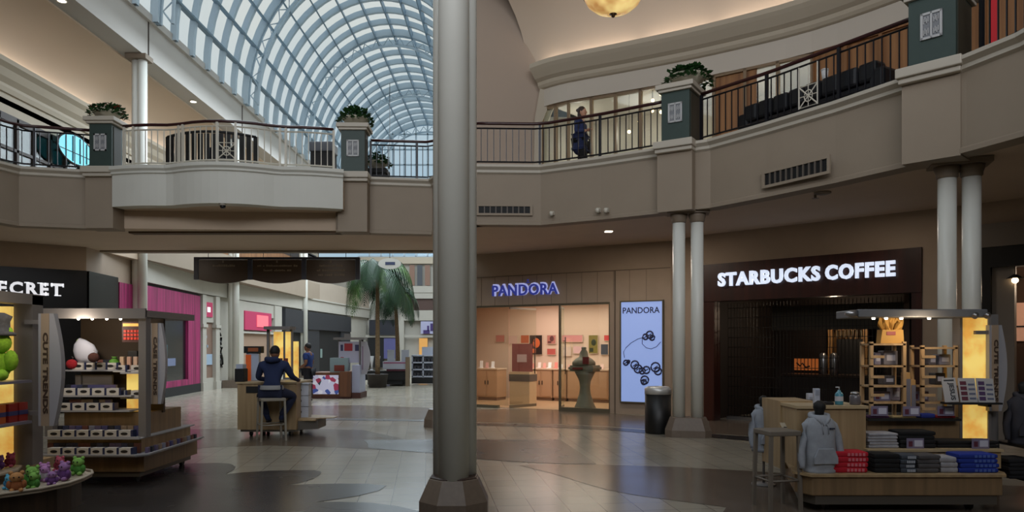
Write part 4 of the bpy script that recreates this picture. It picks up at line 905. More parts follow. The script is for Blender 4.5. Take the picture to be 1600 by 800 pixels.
# bow balcony bench and bin
t = thing('curved_bench', 'curved black slat-backed bench on the bridge behind the white railing', 'bench', (X(333, 16.2), 16.62, UPF), 0)
R_ = 1.9; cyb = 1.2
pt = lambda a, r, z: (r*math.sin(a), cyb-r*math.cos(a)+ (0), z)
A = .52
m_ = MB(); m_.rings([[pt(a, r, z) for r, z in ((R_, .38), (R_+.02, .45), (R_-.45, .45), (R_-.45, .38))] for a in [(-A+2*A*k/14) for k in range(15)]], True, False); m_.make('seat', blackmatt, t)
m_ = MB(); m_.tube([pt(-A+2*A*k/14, R_+.05, 1.12+.06*math.cos((k-7)/7*1.4)) for k in range(15)], .03, 6); m_.make('top_rail', blackmatt, t)
for k in range(15):
    a = -A+2*A*k/14; m_ = MB(); wd_ = .028; m_.rings([[pt(a-wd_, R_+.04, z), pt(a+wd_, R_+.04, z), pt(a+wd_, R_+.06, z), pt(a-wd_, R_+.06, z)] for z in (.3, 1.14)], True, False); m_.make('back_slat', blackmatt, t)
for a in (-A*.9, 0, A*.9):
    for r in (R_, R_-.4): m_ = MB(); p = pt(a, r, 0); m_.box(p[0]-.03, p[0]+.03, p[1]-.03, p[1]+.03, 0, .4); m_.make('leg', blackmatt, t)
t = thing('litter_bin', 'black square litter bin on the bridge beside the green pier', 'bin', (X(504, 16.4), 16.5, UPF), 0)
m_ = MB(); m_.box(-.24, .24, -.22, .22, .03, .86); m_.make('body', blackmatt, t, bevel=.01); m_ = MB(); m_.box(-.26, .26, -.24, .24, .86, 1.08); m_.make('lid', M('bin_grey', (80, 84, 92), .4), t, bevel=.02)
# dark bags on the bench: planter box
for i, (px, w_) in enumerate(((330, .2), (352, .26))):
    t = thing('travel_bag', 'black upright bag standing on the curved bench, %s' % ('slimmer one' if i == 0 else 'wider one with blue trim'), 'bag', (X(px, 16.2)+0, 16.35, UPF+.451), 0)
    m_ = MB(); m_.box(-w_/2, w_/2, -.09, .09, 0, .5); m_.make('body', [M('bag_navy', (14, 18, 30), .6)], t, bevel=.02); m_ = MB(); m_.tube([(-.06, 0, .5), (-.05, 0, .6), (.05, 0, .6), (.06, 0, .5)], .012, 6); m_.make('handle', blackmatt, t)
# =================================================================== signs, vents, fittings
# hanging directory
DY = 19.35
x0_, x1_ = X(304, DY), X(562, DY); Wd = x1_-x0_
t = thing('hanging_directory', 'three dark brown directory panels with curved bottoms hanging under the bridge', 'sign', (x0_, DY, 0))
zt = 4.0; zb = Z(437, DY)
navy = M('directory_navy', (38, 42, 58), .5); bronze = M('directory_bronze', (50, 34, 14), .4)
for k in range(4): m_ = MB(); xx = (Wd-.1)*k/3; m_.box(xx, xx+.11, -.05, .05, zb+.0, zt-.02); m_.make('post', navy, t)
m_ = MB(); m_.box(0, Wd, -.04, .04, zt-.07, zt-.01); m_.make('rail', navy, t)
for k in range(6): m_ = MB(); xx = Wd*(k+.5)/6; m_.tube([(xx, 0, zt-.02), (xx, 0, 4.11)], .008, 6); m_.make('hanger_rod', steel, t)
tx = (['Dillard\'s'], ['Barnes & Noble', 'Bookseller'], ['Nordstrom', 'Food Court', 'Restrooms'])
tx = ([''], [''], [''])
gold = M('directory_letter', (110, 98, 80), .5)
lines = ((1,), (1.9, 1.3), (1.1, 1.35, 1.2))
for k in range(3):
    xa = (Wd-.1)*k/3+.12; xb = (Wd-.1)*(k+1)/3-.01; w_ = xb-xa; zb2 = Z(437, DY)
    poly = [(xa, zt-.08), (xa, zb2)]+[(xa+w_*j/12, zb2-.10*math.sin(PI*j/12)) for j in range(1, 12)]+[(xb, zb2), (xb, zt-.08)]
    m_ = MB(); m_.slab(poly, -.03, .03); p_ = m_.make('panel', bronze, t)
    m_ = MB()
    for li, wl in enumerate(lines[k]):     # illegible worn lettering
        z_ = zt-.26-.12*li; x = (xa+xb)/2-wl*.27; r_ = random.Random(k*7+li)
        while x < (xa+xb)/2+wl*.27:
            w2 = .02+.03*r_.random(); h2 = .03+.025*r_.random(); m_.box(x, x+w2, -.036, -.03, z_, z_+h2); x += w2+.012+(.04 if r_.random() < .12 else 0)
    m_.box((xa+xb)/2-.02, (xa+xb)/2+.02, -.036, -.03, zt-.16, zt-.1)
    m_.make('lettering', gold, p_)
# amber bowl lamp
t = thing('bowl_lamp', 'amber glass bowl ceiling lamp with bronze finial over the gallery', 'lamp', W(958, 25, 13.2), 0)
amber = bpy.data.materials.new('amber_glass'); amber.use_nodes = True; n = amber.node_tree; b = n.nodes['Principled BSDF']
b.inputs['Base Color'].default_value = (.7, .4, .12, 1); b.inputs['Roughness'].default_value = .3
w_ = n.nodes.new('ShaderNodeTexNoise'); w_.inputs['Scale'].default_value = 3; r_ = n.nodes.new('ShaderNodeValToRGB'); c_ = n.nodes.new('ShaderNodeTexCoord')
r_.color_ramp.elements[0].position = .35; r_.color_ramp.elements[0].color = (*lin((168, 120, 66)), 1); r_.color_ramp.elements[1].position = .68; r_.color_ramp.elements[1].color = (*lin((240, 214, 140)), 1)
n.links.new(c_.outputs['Object'], w_.inputs['Vector']); n.links.new(w_.outputs['Fac'], r_.inputs[0]); n.links.new(r_.outputs[0], b.inputs['Emission Color']); b.inputs['Emission Strength'].default_value = .9
m_ = MB(); m_.lathe([(.04, .03), (.18, .06), (.34, .13), (.46, .23), (.52, .34), (.53, .37), (.51, .37), (.44, .25), (.3, .15), (.05, .07)], n=40); m_.make('bowl', amber, t)
m_ = MB(); m_.lathe([(.01, -.03), (.035, -.01), (.03, .01), (.07, .03), (.06, .05)], n=16); m_.make('finial', M('bronze', (80, 60, 34), .35, metal=.7), t)
m_ = MB(); m_.tube([(.53*math.cos(k*PI/16), .53*math.sin(k*PI/16), .375) for k in range(33)], .018, 6); 
for k in range(3): a = k*2*PI/3; m_.tube([(.52*math.cos(a), .52*math.sin(a), .38), (0, 0, 1.4)], .012, 6)
m_.tube([(0, 0, 1.4), (0, 0, 12.6-W(958, 25, 13.2)[2])], .016, 8); m_.make('hanger', M('bronze', (80, 60, 34), .35, metal=.7), t)
# vents
def vent(label, a, b, px0, px1, z0, z1, n, v=-.02):
    f_ = Fr(a, b); u0_, u1_ = f_.u(px0), f_.u(px1); t = thing('air_grille', label, 'vent', f_.P(u0_, v), f_.rz, None); w_ = u1_-u0_
    m_ = MB(); m_.box(-.05, w_+.05, -.03, 0, z1, z1+.045); m_.box(-.05, w_+.05, -.03, 0, z0-.045, z0); m_.box(-.05, 0, -.03, 0, z0, z1); m_.box(w_, w_+.05, -.03, 0, z0, z1); m_.make('frame', fascia_m, t)
    m_ = MB(); m_.box(0, w_, -.006, 0, z0, z1); m_.make('backing', blackmatt, t)
    m_ = MB()
    for k in range(1, n): x = w_*k/n; m_.box(x-.012, x+.012, -.028, -.006, z0, z1)
    m_.make('slats', M('vent_slat', (92, 84, 76), .6), t)
vent('wide air grille with dark slots in the fascia beside the big column', FR_R[0], FR_R[1], 748, 828, 4.33, 4.47, 9)
vent('wide air grille with dark slots in the fascia under the sofa', (4.19, 12.1), (5.45, 9.95), 1199, 1297, 4.28, 4.47, 11, -.05)
for i, (px, py, lab) in enumerate(((863, 333, 'tiny pale spotlight low on the fascia next to the big column vent'), (935, 328, 'one of two tiny white spotlights side by side low on the fascia'), (948, 328, 'one of two tiny white spotlights side by side low on the fascia'))):
    f_ = Fr(FR_R[1], (2.72, 13.6)); u_, z_ = f_.uz(px, py, -.05); t = thing('mini_spotlight', lab, 'spotlight', f_.P(u_, -.03, z_), f_.rz, 'twin spotlights on the fascia' if i else None)
    m_ = MB(); m_.box(-.03, .03, -.02, .03, -.04, .04); m_.make('mount', whitemetal, t); m_ = MB(); m_.lathe([(.035, -.06), (.045, .0), (.03, .03)], (0, -.06, 0), 12); m_.make('head', whitemetal, t)
t = thing('dome_camera', 'small dome camera under the bow balcony', 'camera', (X(345, 14.65), 14.75, 4.52)); m_ = MB(); m_.lathe([(.07, 0), (.07, -.05)], n=16); m_.make('ring', whitemetal, t); m_ = MB(); m_.lathe([(.06, -.05), (.05, -.09), (.02, -.11)], n=16); m_.make('dome', black_m, t)
t = thing('smoke_detector', 'flat pale smoke detector on the soffit near the coffee sign', 'detector', (X(1330, 10.9), 11.9, 4.14)); m_ = MB(); m_.lathe([(.13, 0), (.13, -.02), (.07, -.04)], n=20); m_.make('plate', M('detector', (134, 122, 110), .6), t); m_ = MB(); m_.lathe([(.02, -.04), (.02, -.09), (.06, -.1)], (-.12, 0, 0), n=12); m_.make('sprinkler', M('detector', (134, 122, 110), .6), t)
t = thing('soffit_downlight', 'small bright square downlight in the soffit over the jewellery poster', 'light', (X(951, 15.9), 15.9, 4.135)); m_ = MB(); m_.box(-.08, .08, -.08, .08, -.012, 0); m_.make('lens', M('lamp_lens', (255, 250, 240), .4), t); m_ = MB(); m_.box(-.11, .11, -.11, .11, -.008, .0); m_.make('frame', whitemetal, t)
for i, (x, y, pw) in enumerate(((X(951, 15.9), 15.9, 22), (2.5, 15.6, 18), (6.2, 12.6, 10), (-11.8, 14.5, 14), (-9, 17.4, 16), (-5, 17.6, 12))):
    area('soffit_lamp', (x, y, 4.1), (0, 0, 0), .16, .16, pw, (1, .85, .70))
# trash can
t = thing('trash_can', 'round black trash can with steel rim in front of the blue poster', 'trash can', (X(1028, 14.0), 14.0, 0))
m_ = MB(); m_.lathe([(.235, 0), (.245, .02), (.245, .74)], n=36); m_.make('body', M('can_black', (14, 14, 15), .45), t)
m_ = MB(); m_.lathe([(.25, .74), (.25, .85), (.2, .885), (.13, .885), (.13, .8)], n=36); m_.make('rim', M('rim_steel', (200, 200, 198), .35, metal=.45), t)
# =================================================================== KIOSKS
glow = bpy.data.materials.new('lit_amber_panel'); glow.use_nodes = True; n = glow.node_tree; b = n.nodes['Principled BSDF']
w_ = n.nodes.new('ShaderNodeTexNoise'); w_.inputs['Scale'].default_value = 5; w_.inputs['Detail'].default_value = 6; r_ = n.nodes.new('ShaderNodeValToRGB'); c_ = n.nodes.new('ShaderNodeTexCoord')
r_.color_ramp.elements[0].position = .32; r_.color_ramp.elements[0].color = (*lin((232, 170, 76)), 1); r_.color_ramp.elements[1].position = .62; r_.color_ramp.elements[1].color = (*lin((250, 220, 122)), 1)
n.links.new(c_.outputs['Object'], w_.inputs['Vector']); n.links.new(w_.outputs['Fac'], r_.inputs[0]); n.links.new(r_.outputs[0], b.inputs['Emission Color']); n.links.new(r_.outputs[0], b.inputs['Base Color']); b.inputs['Emission Strength'].default_value = .6
MATS['glow'] = glow
blade_w = M('blade_white', (150, 150, 156), .4); strip_m = M('blade_strip', (150, 132, 112), .5); ink_m = M('blade_ink', (60, 44, 34), .5)
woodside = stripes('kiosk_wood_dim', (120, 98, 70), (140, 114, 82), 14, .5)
kbase = M('kiosk_base_grey', (84, 78, 70), .5)
wheelm = M('caster_black', (14, 14, 14), .6)
def sign_blade(name, txt, label, x0, x1, y, z0, z1, bulge, textsize):
    t = thing(name, label, 'sign', (x0, y, z0)); w = x1-x0; h = z1-z0
    poly = [(0, 0), (w*.72, 0)]+[(w*.72+bulge*math.sin(PI*k/14), h*k/14) for k in range(1, 14)]+[(w*.72, h), (0, h)]
    m_ = MB(); m_.slab(poly, -.03, .03); m_.make('blade', blade_w, t)
    m_ = MB(); m_.box(w*.14, w*.52, -.036, .036, .0, h); m_.make('strip', strip_m, t)
    o = text_mesh('lettering', txt, .1, ink_m, .003, .003, t, (w*.25, -.04, h*.83), (PI/2, PI/2, 0), width=h*.72, height=w*.23)
    m_ = MB(); m_.box(-.14, 0, -.02, .02, h-.1, h-.06); m_.box(-.14, 0, -.02, .02, .1, .14); m_.make('bracket', greyframe, t)
    return t
def casters(t, spots):
    for x, y in spots:
        m_ = MB(); m_.rings([[(x+dx, y+.05*math.cos(2*PI*i/14), .05+.05*math.sin(2*PI*i/14)) for i in range(14)] for dx in (-.02, .02)]); m_.box(x-.03, x+.03, y-.03, y+.03, .09, .11); m_.make('caster', wheelm, t)
# ---- toy kiosk at the picture's edge, its open side towards the court
ax = -4.72
t = thing('toy_kiosk', 'wooden toy kiosk with amber light panels and a curved tray of plush toys', 'kiosk', (ax, 6.6, 0))
m_ = MB(); m_.box(-1.3, 0, -1.9, 1.0, .12, .51); m_.make('body', woodlt, t)
m_ = MB(); m_.prism([(-.1, -1.8), (.2, -1.7), (.24, -.5), (.22, .1), (.1, .34), (-.1, .4)], .512, .529); m_.make('ledge', M('tray_cream', (176, 164, 146), .45), t)
m_ = MB(); m_.box(-1.25, -.05, -1.85, .95, .06, .12); m_.make('plinth', kbase, t)
casters(t, [(-.15, .85), (-.15, -.8), (-1.1, .85)])
tray = [(-.02, -1.6), (.35, -1.5), (.44, -1.0), (.52, -.56), (.70, -.32), (.78, -.05), (.76, .2), (.70, .45), (.62, .58), (.4, .72), (-.02, .86)]
m_ = MB(); m_.prism(tray, .40, .425); m_.make('tray', M('tray_cream', (176, 164, 146), .45), t, bevel=.006)
m_ = MB(); pr = [(x-.05, y) for x, y in tray]; m_.prism([(x*.86, y*.96) for x, y in tray], .14, .40); m_.make('tray_apron', stripes('apron_brown', (56, 44, 32), (78, 62, 46), 12, .6), t)
m_ = MB()
rim = [p for p in tray[1:-1]]; m_.tube([(x, y, .435) for x, y in rim], .014, 6); m_ = m_
m_.make('tray_rim', M('tray_cream', (176, 164, 146), .45), t)
for x0_, x1_, y_, z0_, z1_, nm in ((-.02, .10, .50, .51, 2.08, 'post'),): m_ = MB(); m_.box(-.06, .12, .46, .62, .51, 2.14); m_.make('post', greyframe, t)
m_ = MB(); m_.box(-.06, .12, -1.9, .62, 2.05, 2.15); m_.make('top_rail', greyframe, t)
m_ = MB(); m_.box(-1.2, -1.1, -1.9, .9, .51, 2.12); m_.make('back_panel', woodside, t)
m_ = MB(); m_.box(-.9, -.06, .42, .46, .52, 2.03); m_.make('light_panel', glow, t, label='amber backlit panel')
for z_ in (1.31, .93): m_ = MB(); m_.box(-.5, .22, -.9, .30, z_, z_+.025); m_.make('shelf', M('shelf_glassy', (120, 116, 130), .3), t)
sign_blade('blade_sign', 'CUTE TRENDS', 'tall white curved blade sign with vertical lettering on the toy kiosk', X(63, 6.98), X(96, 6.98), 6.98, Z(665, 6.98), Z(490, 6.98), .075, .1)
def plush(label, loc, s, body, head, hat=None, group=None, seed=0):
    r = random.Random(seed); t = thing('plush_toy', label, 'toy', loc, r.uniform(-.6, .6), group)
    bm_ = M('plush_%d_%d_%d' % body, body, .9, noise=.2, nscale=40); hm = M('plush_%d_%d_%d' % head, head, .9, noise=.2, nscale=40)
    m_ = MB(); m_.ball((0, 0, .36*s), .38*s, 14, 10, 1, .8, .95); m_.make('body', bm_, t)
    m_ = MB(); m_.ball((0, -.04*s, .86*s), .34*s, 14, 10, 1.1, .9, .85); 
    for sx in (-1, 1): m_.ball((sx*.27*s, 0, 1.12*s), .12*s, 8, 6)
    m_.make('head', hm, t)
    for sx in (-1, 1):
        m_ = MB(); m_.ball((sx*.36*s, -.1*s, .46*s), .15*s, 8, 6, 1, 1, 1.6); m_.make('arm', bm_, t)
        m_ = MB(); m_.ball((sx*.22*s, -.26*s, .14*s), .15*s, 8, 6, .9, 1.5, .85); m_.make('foot', hm, t)
        m_ = MB(); m_.ball((sx*.13*s, -.36*s, .9*s), .045*s, 6, 5); m_.make('eye', blackmatt, t)
    if hat:
        m_ = MB(); m_.lathe([(.44*s, 1.02*s), (.46*s, 1.08*s), (.34*s, 1.12*s), (.33*s, 1.34*s), (.38*s, 1.46*s), (.22*s, 1.54*s), (.05*s, 1.55*s)], n=18); m_.make('hat', M('plush_hat', hat, .9, noise=.2, nscale=40), t)
    return t
cols = [((150, 90, 50), (180, 130, 80), 'brown'), ((60, 130, 170), (90, 170, 200), 'sky blue'), ((70, 130, 50), (120, 170, 80), 'green'), ((100, 60, 120), (150, 110, 160), 'purple'), ((140, 50, 70), (190, 90, 110), 'crimson'), ((190, 180, 190), (170, 120, 170), 'pale lilac'), ((170, 110, 50), (210, 150, 70), 'orange')]
spots = [(.32, -.86, 6, 'nearest the picture edge on the tray'), (.44, -.62, 0, 'second along the tray'), (.56, -.42, 0, 'third along the tray'), (.42, -.3, 1, 'behind the front row of the tray'), (.62, -.28, 2, 'in the bend of the tray'), (.5, -.12, 2, 'at the tray middle'), (.66, -.1, 3, 'at the widest point of the tray'), (.5, .06, 5, 'behind the widest point of the tray'), (.64, .12, 3, 'past the widest point of the tray'), (.56, .26, 4, 'before the tray tip'), (.40, .2, 5, 'against the kiosk body'), (.6, .4, 2, 'near the tray tip'), (.44, .44, 4, 'second from the tray tip'), (.3, .6, 4, 'at the very tray tip')]
for i, (x, y, c, w_) in enumerate(spots):
    plush('small %s plush toy %s' % (cols[c][2], w_), (ax+x, 6.6+y, .426), .105+.02*(i % 3), cols[c][0], cols[c][1], None, 'plush toys on the curved tray', i)
for i, (y, c) in enumerate(((-.32, 1), (-.16, 1), (.0, 4), (.14, 3), (.28, 4), (.7, 6))):
    plush(('small %s plush toy on the kiosk body, ' % cols[c][2])+('nearest the picture edge', 'second under the light panel', 'third under the light panel', 'fourth under the light panel', 'beside the grey post', 'beyond the grey post')[i], (ax+(.07 if i < 5 else .0), 6.6+y-(.05 if i < 5 else 0), .53 if i < 5 else .512), .11, cols[c][0], cols[c][1], None, 'plush toys on the kiosk body', 40+i)
plush('big green plush toy with a grey hat on the upper shelf', (ax+.05, 6.62, 1.336), .40, (140, 186, 44), (150, 200, 54), (84, 84, 88))
for i, (y, c, nm) in enumerate(((6.62, (190, 90, 30), 'orange'), (6.78, (150, 34, 24), 'dark red'), (6.92, (150, 34, 24), 'dark red'))):
    t = thing('gift_box', ('orange gift box on the lower toy shelf', 'dark red gift box next to the orange one', 'dark red gift box nearest the grey post')[i], 'box', (ax+.1, y-.05, .956), 0, None)
    m_ = MB(); m_.box(-.06, .06, -.06, .06, 0, .17); m_.make('carton', M('giftbox_%s' % nm.replace(' ', '_'), c, .5), t); m_ = MB(); m_.box(-.062, .062, -.061, .061, .06, .1); m_.make('band', M('giftband', (60, 60, 110), .5), t)
# ---- phone accessory kiosk
bx, by = -5.0, 9.4
t = thing('accessory_kiosk', 'wooden accessory kiosk with stepped white-fronted trays under a grey canopy', 'kiosk', (bx, by, 0))
L, R = X(70, 8.8)-bx, X(228, 8.8)-bx
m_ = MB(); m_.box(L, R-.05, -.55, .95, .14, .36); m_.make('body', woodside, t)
m_ = MB(); m_.box(L+.06, R-.12, -.5, .9, .07, .15); m_.make('plinth', kbase, t)
casters(t, [(R-.2, -.42), (L+.2, -.42), (R-.2, .8)])
whitet = M('tray_white', (158, 158, 162), .45)
m_ = MB(); m_.prism([(L, -.85), (R, -.85), (R+.1, -.75), (R+.06, .85), (L, .85)], .36, .375); m_.prism([(L, -.87), (R, -.87), (R+.12, -.76), (R+.08, .87), (R+.05, .87), (R+.09, -.74), (R-.02, -.84), (L, -.84)], .375, .392); m_.make('lower_tray', whitet, t)
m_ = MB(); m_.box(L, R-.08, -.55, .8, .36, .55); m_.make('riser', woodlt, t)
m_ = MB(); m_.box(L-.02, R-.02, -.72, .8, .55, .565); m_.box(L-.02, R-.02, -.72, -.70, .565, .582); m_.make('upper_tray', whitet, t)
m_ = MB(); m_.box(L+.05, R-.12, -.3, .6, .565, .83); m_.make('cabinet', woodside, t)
m_ = MB(); m_.box(L+.05, R-.1, .05, .1, .8, 2.0); m_.make('back_panel', M('kiosk_back', (58, 44, 28), .7), t)
for z_, y_ in ((.87, -.44), (1.05, -.4), (1.36, -.3)): m_ = MB(); m_.box(L+.05, X(205, 9.0)-bx, y_, .05, z_-.02, z_); m_.make('shelf', whitet, t)
for z_ in (1.02, 1.33): m_ = MB(); m_.box(X(183, 9.0)-bx, R-.08, -.33, .05, z_-.02, z_); m_.make('side_shelf', whitet, t)
for z0_, z1_ in ((1.05, 1.30), (.70, .99)): m_ = MB(); m_.box(X(186, 9.1)-bx, X(221, 9.1)-bx, -.12, -.08, z0_, z1_); m_.make('light_panel', glow, t, label='amber backlit panel')
for x_ in (R-.09, L): m_ = MB(); m_.box(x_, x_+.09, -.6, -.48, .565, 2.02); m_.make('post', greyframe, t)
m_ = MB(); m_.box(L-.02, R+.02, -.64, .7, 2.0, 2.08); m_.box(L-.02, R+.02, -.66, -.62, 1.98, 2.1); m_.make('canopy', greyframe, t)
for px in (111, 133, 156, 178): m_ = MB(); m_.ball((X(px, 8.8)-bx, -.45, 1.985), .018, 8, 6); m_.make('spot_lamp', M('lamp_lens', (255, 250, 240), .4), t)
m_ = MB(); m_.box(X(188, 9.0)-bx, X(226, 9.0)-bx, -.36, -.33, 1.70, 1.95); m_.make('menu_panel', M('menu_dark_red', (70, 20, 16), .5), t, label='dark red panel with glowing red squares and an amber strip')
o = C.objects[-1] if False else None
pn = [q for q in C.objects if q.name == 'menu_panel'][0]
m_ = MB(); [m_.box(X(191, 9.0)-bx+.042*a, X(191, 9.0)-bx+.042*a+.03, -.37, -.36, 1.73+.045*b_, 1.73+.045*b_+.03) for a in range(6) for b_ in range(3)]; m_.make('squares', M('red_glow', (200, 50, 30), .5, emit=(200, 48, 28), strength=.35), pn)
m_ = MB(); m_.box(X(190, 9.0)-bx, X(224, 9.0)-bx, -.37, -.36, 1.895, 1.93); m_.make('amber_strip', glow, pn)
sign_blade('blade_sign', 'CASE TRENDS', 'smaller white curved blade sign at the corner of the accessory kiosk', X(236, 9.05), X(260, 9.05), 9.05, Z(631, 9.05), Z(505, 9.05), .055, .1)
point('kiosk_lamp', (bx-.1, by-.75, 1.9), 11, (1, .86, .7), .05)
point('toy_kiosk_lamp', (ax+.55, 6.5, 2.0), 3.5, (1, .84, .62), .05)
# product cartons in rows
pm_w = M('carton_white', (196, 192, 186), .5); pm_o = M('carton_mark', (24, 22, 24), .5); pm_b = M('carton_blue', (22, 34, 74), .5)
m_ = MB(); m_.box(-.075, .075, -.0, .09, 0, .085); cm = m_.make('carton', pm_w); 
proto = thing('product_carton', 'x', 'carton', (0, 0, -50)); cm.parent = proto; cm.name = 'carton'
m_ = MB(); m_.lathe([(.042, 0), (.042, .003)], n=16, sy=.42); o = m_.make('oval_mark', pm_o, proto); o.rotation_euler = (PI/2, 0, 0); o.location = (0, 0, .045)
m_ = MB(); m_.box(.077, .102, -.003, .09, 0, .088); m_.make('blue_divider', pm_b, proto)
rows = [('highest shelf row', 1.36, 8.98-.0, 122, 172, 4, 9.1), ('short side shelf row', 1.33, 0, 186, 214, 2, 9.1), ('second shelf row', 1.05, 0, 108, 176, 4, 9.0), ('short middle side row', 1.02, 0, 186, 214, 2, 9.07), ('third shelf row', .87, 0, 100, 166, 4, 8.96), ('upper tray row', .566, 0, 84, 194, 6, 8.72), ('lower tray row', .376, 0, 84, 194, 6, 8.58)]
first = True
for lab, z_, _, p0, p1, k, D_ in rows:
    for j in range(k):
        px = p0+(p1-p0)*j/(k-1); loc = (X(px, D_), D_, z_+.001); L_ = 'white carton with a black oval mark, '+lab; gname = 'cartons on the '+lab
        if first: proto.location = loc; proto['label'] = L_; proto['group'] = gname; first = False
        else: dup(proto, loc, 0, L_, gname)
# coloured packets lying behind the cartons
pk = {}
def packet(loc, c, w, h, label, group, rz=0):
    k = (c, w, h)
    if k not in pk:
        m_ = MB(); m_.box(-w/2, w/2, -.02, .02, 0, h); o = m_.make('packet', M('pk_%d_%d_%d' % c, c, .5), bevel=.004); pk[k] = o.data; 
    else: o = bpy.data.objects.new('packet', pk[k]); C.objects.link(o)
    o.location = loc; o.rotation_euler = (0, 0, rz); return tag(o, label, 'packet', group)
pc = [(70, 68, 110), (90, 80, 110), (120, 120, 136), (100, 60, 52), (30, 32, 44), (130, 112, 94), (50, 56, 84)]
r_ = random.Random(11)
for lab, z_, D_, p0, p1, k in (('lower tray', .376, 8.78, 80, 215, 15), ('upper tray', .566, 8.92, 84, 215, 14), ('third shelf', .87, 9.12, 105, 170, 8), ('second shelf', 1.05, 9.15, 108, 178, 9), ('highest shelf', 1.36, 9.22, 112, 176, 8)):
    for j in range(k): packet((X(p0+(p1-p0)*j/(k-1), D_), D_, z_+.001), r_.choice(pc), .07, .115+.02*r_.random() if 0 else .12, 'small coloured packet behind the cartons, '+lab, 'packets on the '+lab)
for j in range(14): packet((bx+R+.03, by-.62+.1*j, .376), r_.choice(pc), .05, .07, 'small packet in the side tray of the accessory kiosk', 'packets in the side tray', PI/2)
for j in range(6): packet((bx+L+.25+.13*j, by-.5+.0, 1.06+.0) if 0 else (X(125+9*j, 9.25), 9.25, 1.051), (120, 112, 104), .1, .24, 'tall beige packet at the back of the second shelf', 'tall packets at the back of the second shelf')
# hats and plush over the top shelf
t = thing('knit_hat', 'large white pointed hat displayed on the top shelf of the accessory kiosk', 'hat', (X(133, 9.15), 9.16, 1.37))
m_ = MB(); m_.lathe([(.05, 0), (.05, .03), (.015, .05), (.015, .1)], n=12); m_.make('stand', blackmatt, t)
m_ = MB(); m_.rings([[(.0+r*math.cos(2*PI*i/18)+dx, .5*r*math.sin(2*PI*i/18), z) for i in range(18)] for r, z, dx in ((.09, .08, -.0), (.13, .14, .0), (.15, .22, .0), (.12, .30, -.02), (.05, .36, -.05), (.01, .38, -.07))]); m_.make('hat', M('hat_white', (190, 192, 206), .8), t)
m_ = MB(); m_.ball((-.09, .02, .34), .035, 8, 6); m_.ball((-.12, .02, .28), .03, 8, 6); m_.make('pompom', M('pom_green', (130, 160, 40), .9), t)
for i, (px, c, nm) in enumerate(((112, (150, 24, 34), 'dark red'), (142, (60, 30, 24), 'dark brown'))):
    t = thing('fur_keyring', '%s fluffy ball %s' % (nm, 'left of the white hat'.replace('left of', 'beside') if i == 0 else 'in front of the white hat'), 'toy', (X(px, 8.92 if i else 9.1), 8.98 if i else 9.1, 1.452 if i else 1.37)); m_ = MB(); m_.ball((0, 0, .06), .06, 12, 8, 1.2, .7, 1); m_.make('fur', M('fur_%d' % c[0], c, .95, noise=.3, nscale=60), t); m_ = MB(); m_.tube([(0, 0, .11), (.02, 0, .14), (0, 0, .15)], .005, 5); m_.make('ring', steel, t)
t = thing('green_bag', 'bright green drawstring pouch on the top shelf', 'pouch', (X(179, 9.2), 9.2, 1.36)); m_ = MB(); m_.lathe([(.05, 0), (.065, .03), (.06, .11), (.02, .14), (.035, .16)], n=14); m_.make('bag', M('bag_green', (84, 140, 40), .7), t); m_ = MB(); m_.tube([(.022*math.cos(a*PI/6), .022*math.sin(a*PI/6), .142) for a in range(13)], .005, 5); m_.make('cord', blackmatt, t)
for j, px in enumerate((190, 201, 211, 220)): packet((X(px, 9.15), 9.17, 1.331), [(196, 168, 140), (190, 150, 130), (200, 170, 150), (190, 160, 130)][j], .05, .19, 'tall cream bottle pack on the side shelf', 'cream packs on the side shelf')
packet((X(208, 9.3), 9.3, 1.331), (20, 20, 22), .12, .26, 'black figure-shaped card behind the cream packs', None)
# small stool-like white stand beside accessory kiosk
t = thing('magazine_stand', 'small dim white wire stand beyond the accessory kiosk corner', 'stand', (X(247, 10.9), 10.9, 0))
m_ = MB(); m_.box(-.14, .14, -.12, .12, .50, .53); m_.make('top', whitet, t)
for sx in (-.12, .12):
    for sy in (-.1, .1): m_ = MB(); m_.box(sx-.01, sx+.01, sy-.01, sy+.01, 0, .5); m_.make('leg', whitet, t)
m_ = MB(); m_.box(-.1, .1, -.08, .08, .53, .64); m_.make('basket', M('basket_wine', (70, 30, 34), .6), t)
# ---- counter kiosk with the seated man
CD = 13.4
t = thing('counter_kiosk', 'pale wooden service counter on casters where the man in the navy hoodie sits', 'kiosk', (X(418, CD), CD, 0)); cx = X(418, CD)
L, R = X(371, CD)-cx, X(463, CD)-cx
m_ = MB(); m_.box(L, L+.18, 0, 1.0, .13, .99); m_.box(L, R, .18, 1.0, .13, .97); m_.box(L+.18, R, 0, .18, .13, .97); m_.make('cabinet', woodlt, t)
m_ = MB(); m_.box(L-.02, R+.02, -.03, 1.03, .97, 1.0); m_.make('top', M('counter_birch', (176, 156, 122), .4), t)
m_ = MB(); m_.box(L+.16, L+.42, -.012, .0, .80, .92); m_.make('recess', blackmatt, t)
m_ = MB(); m_.box(L+.05, R-.02, .02, .95, .09, .13); m_.make('plinth', kbase, t)
m_ = MB(); m_.box(R-.0, R+.32, .1, .9, .28, .31); m_.prism([(R, .1), (R+.62, .3), (R+.62, .6), (R, .9)], .31, .325); m_.make('side_shelf', woodlt, t)
m_ = MB(); m_.prism([(R, .1), (R+.34, .2), (R+.34, .8), (R, .9)], .12, .28); m_.make('side_bracket', kbase, t)
casters(t, [(L+.2, .15), (R-.15, .15), (L+.2, .85), (R-.15, .85)])
t = thing('product_tower', 'white stack of boxed gadgets on the side shelf of the service counter', 'display', (X(471, CD+.3), CD+.4, .326))
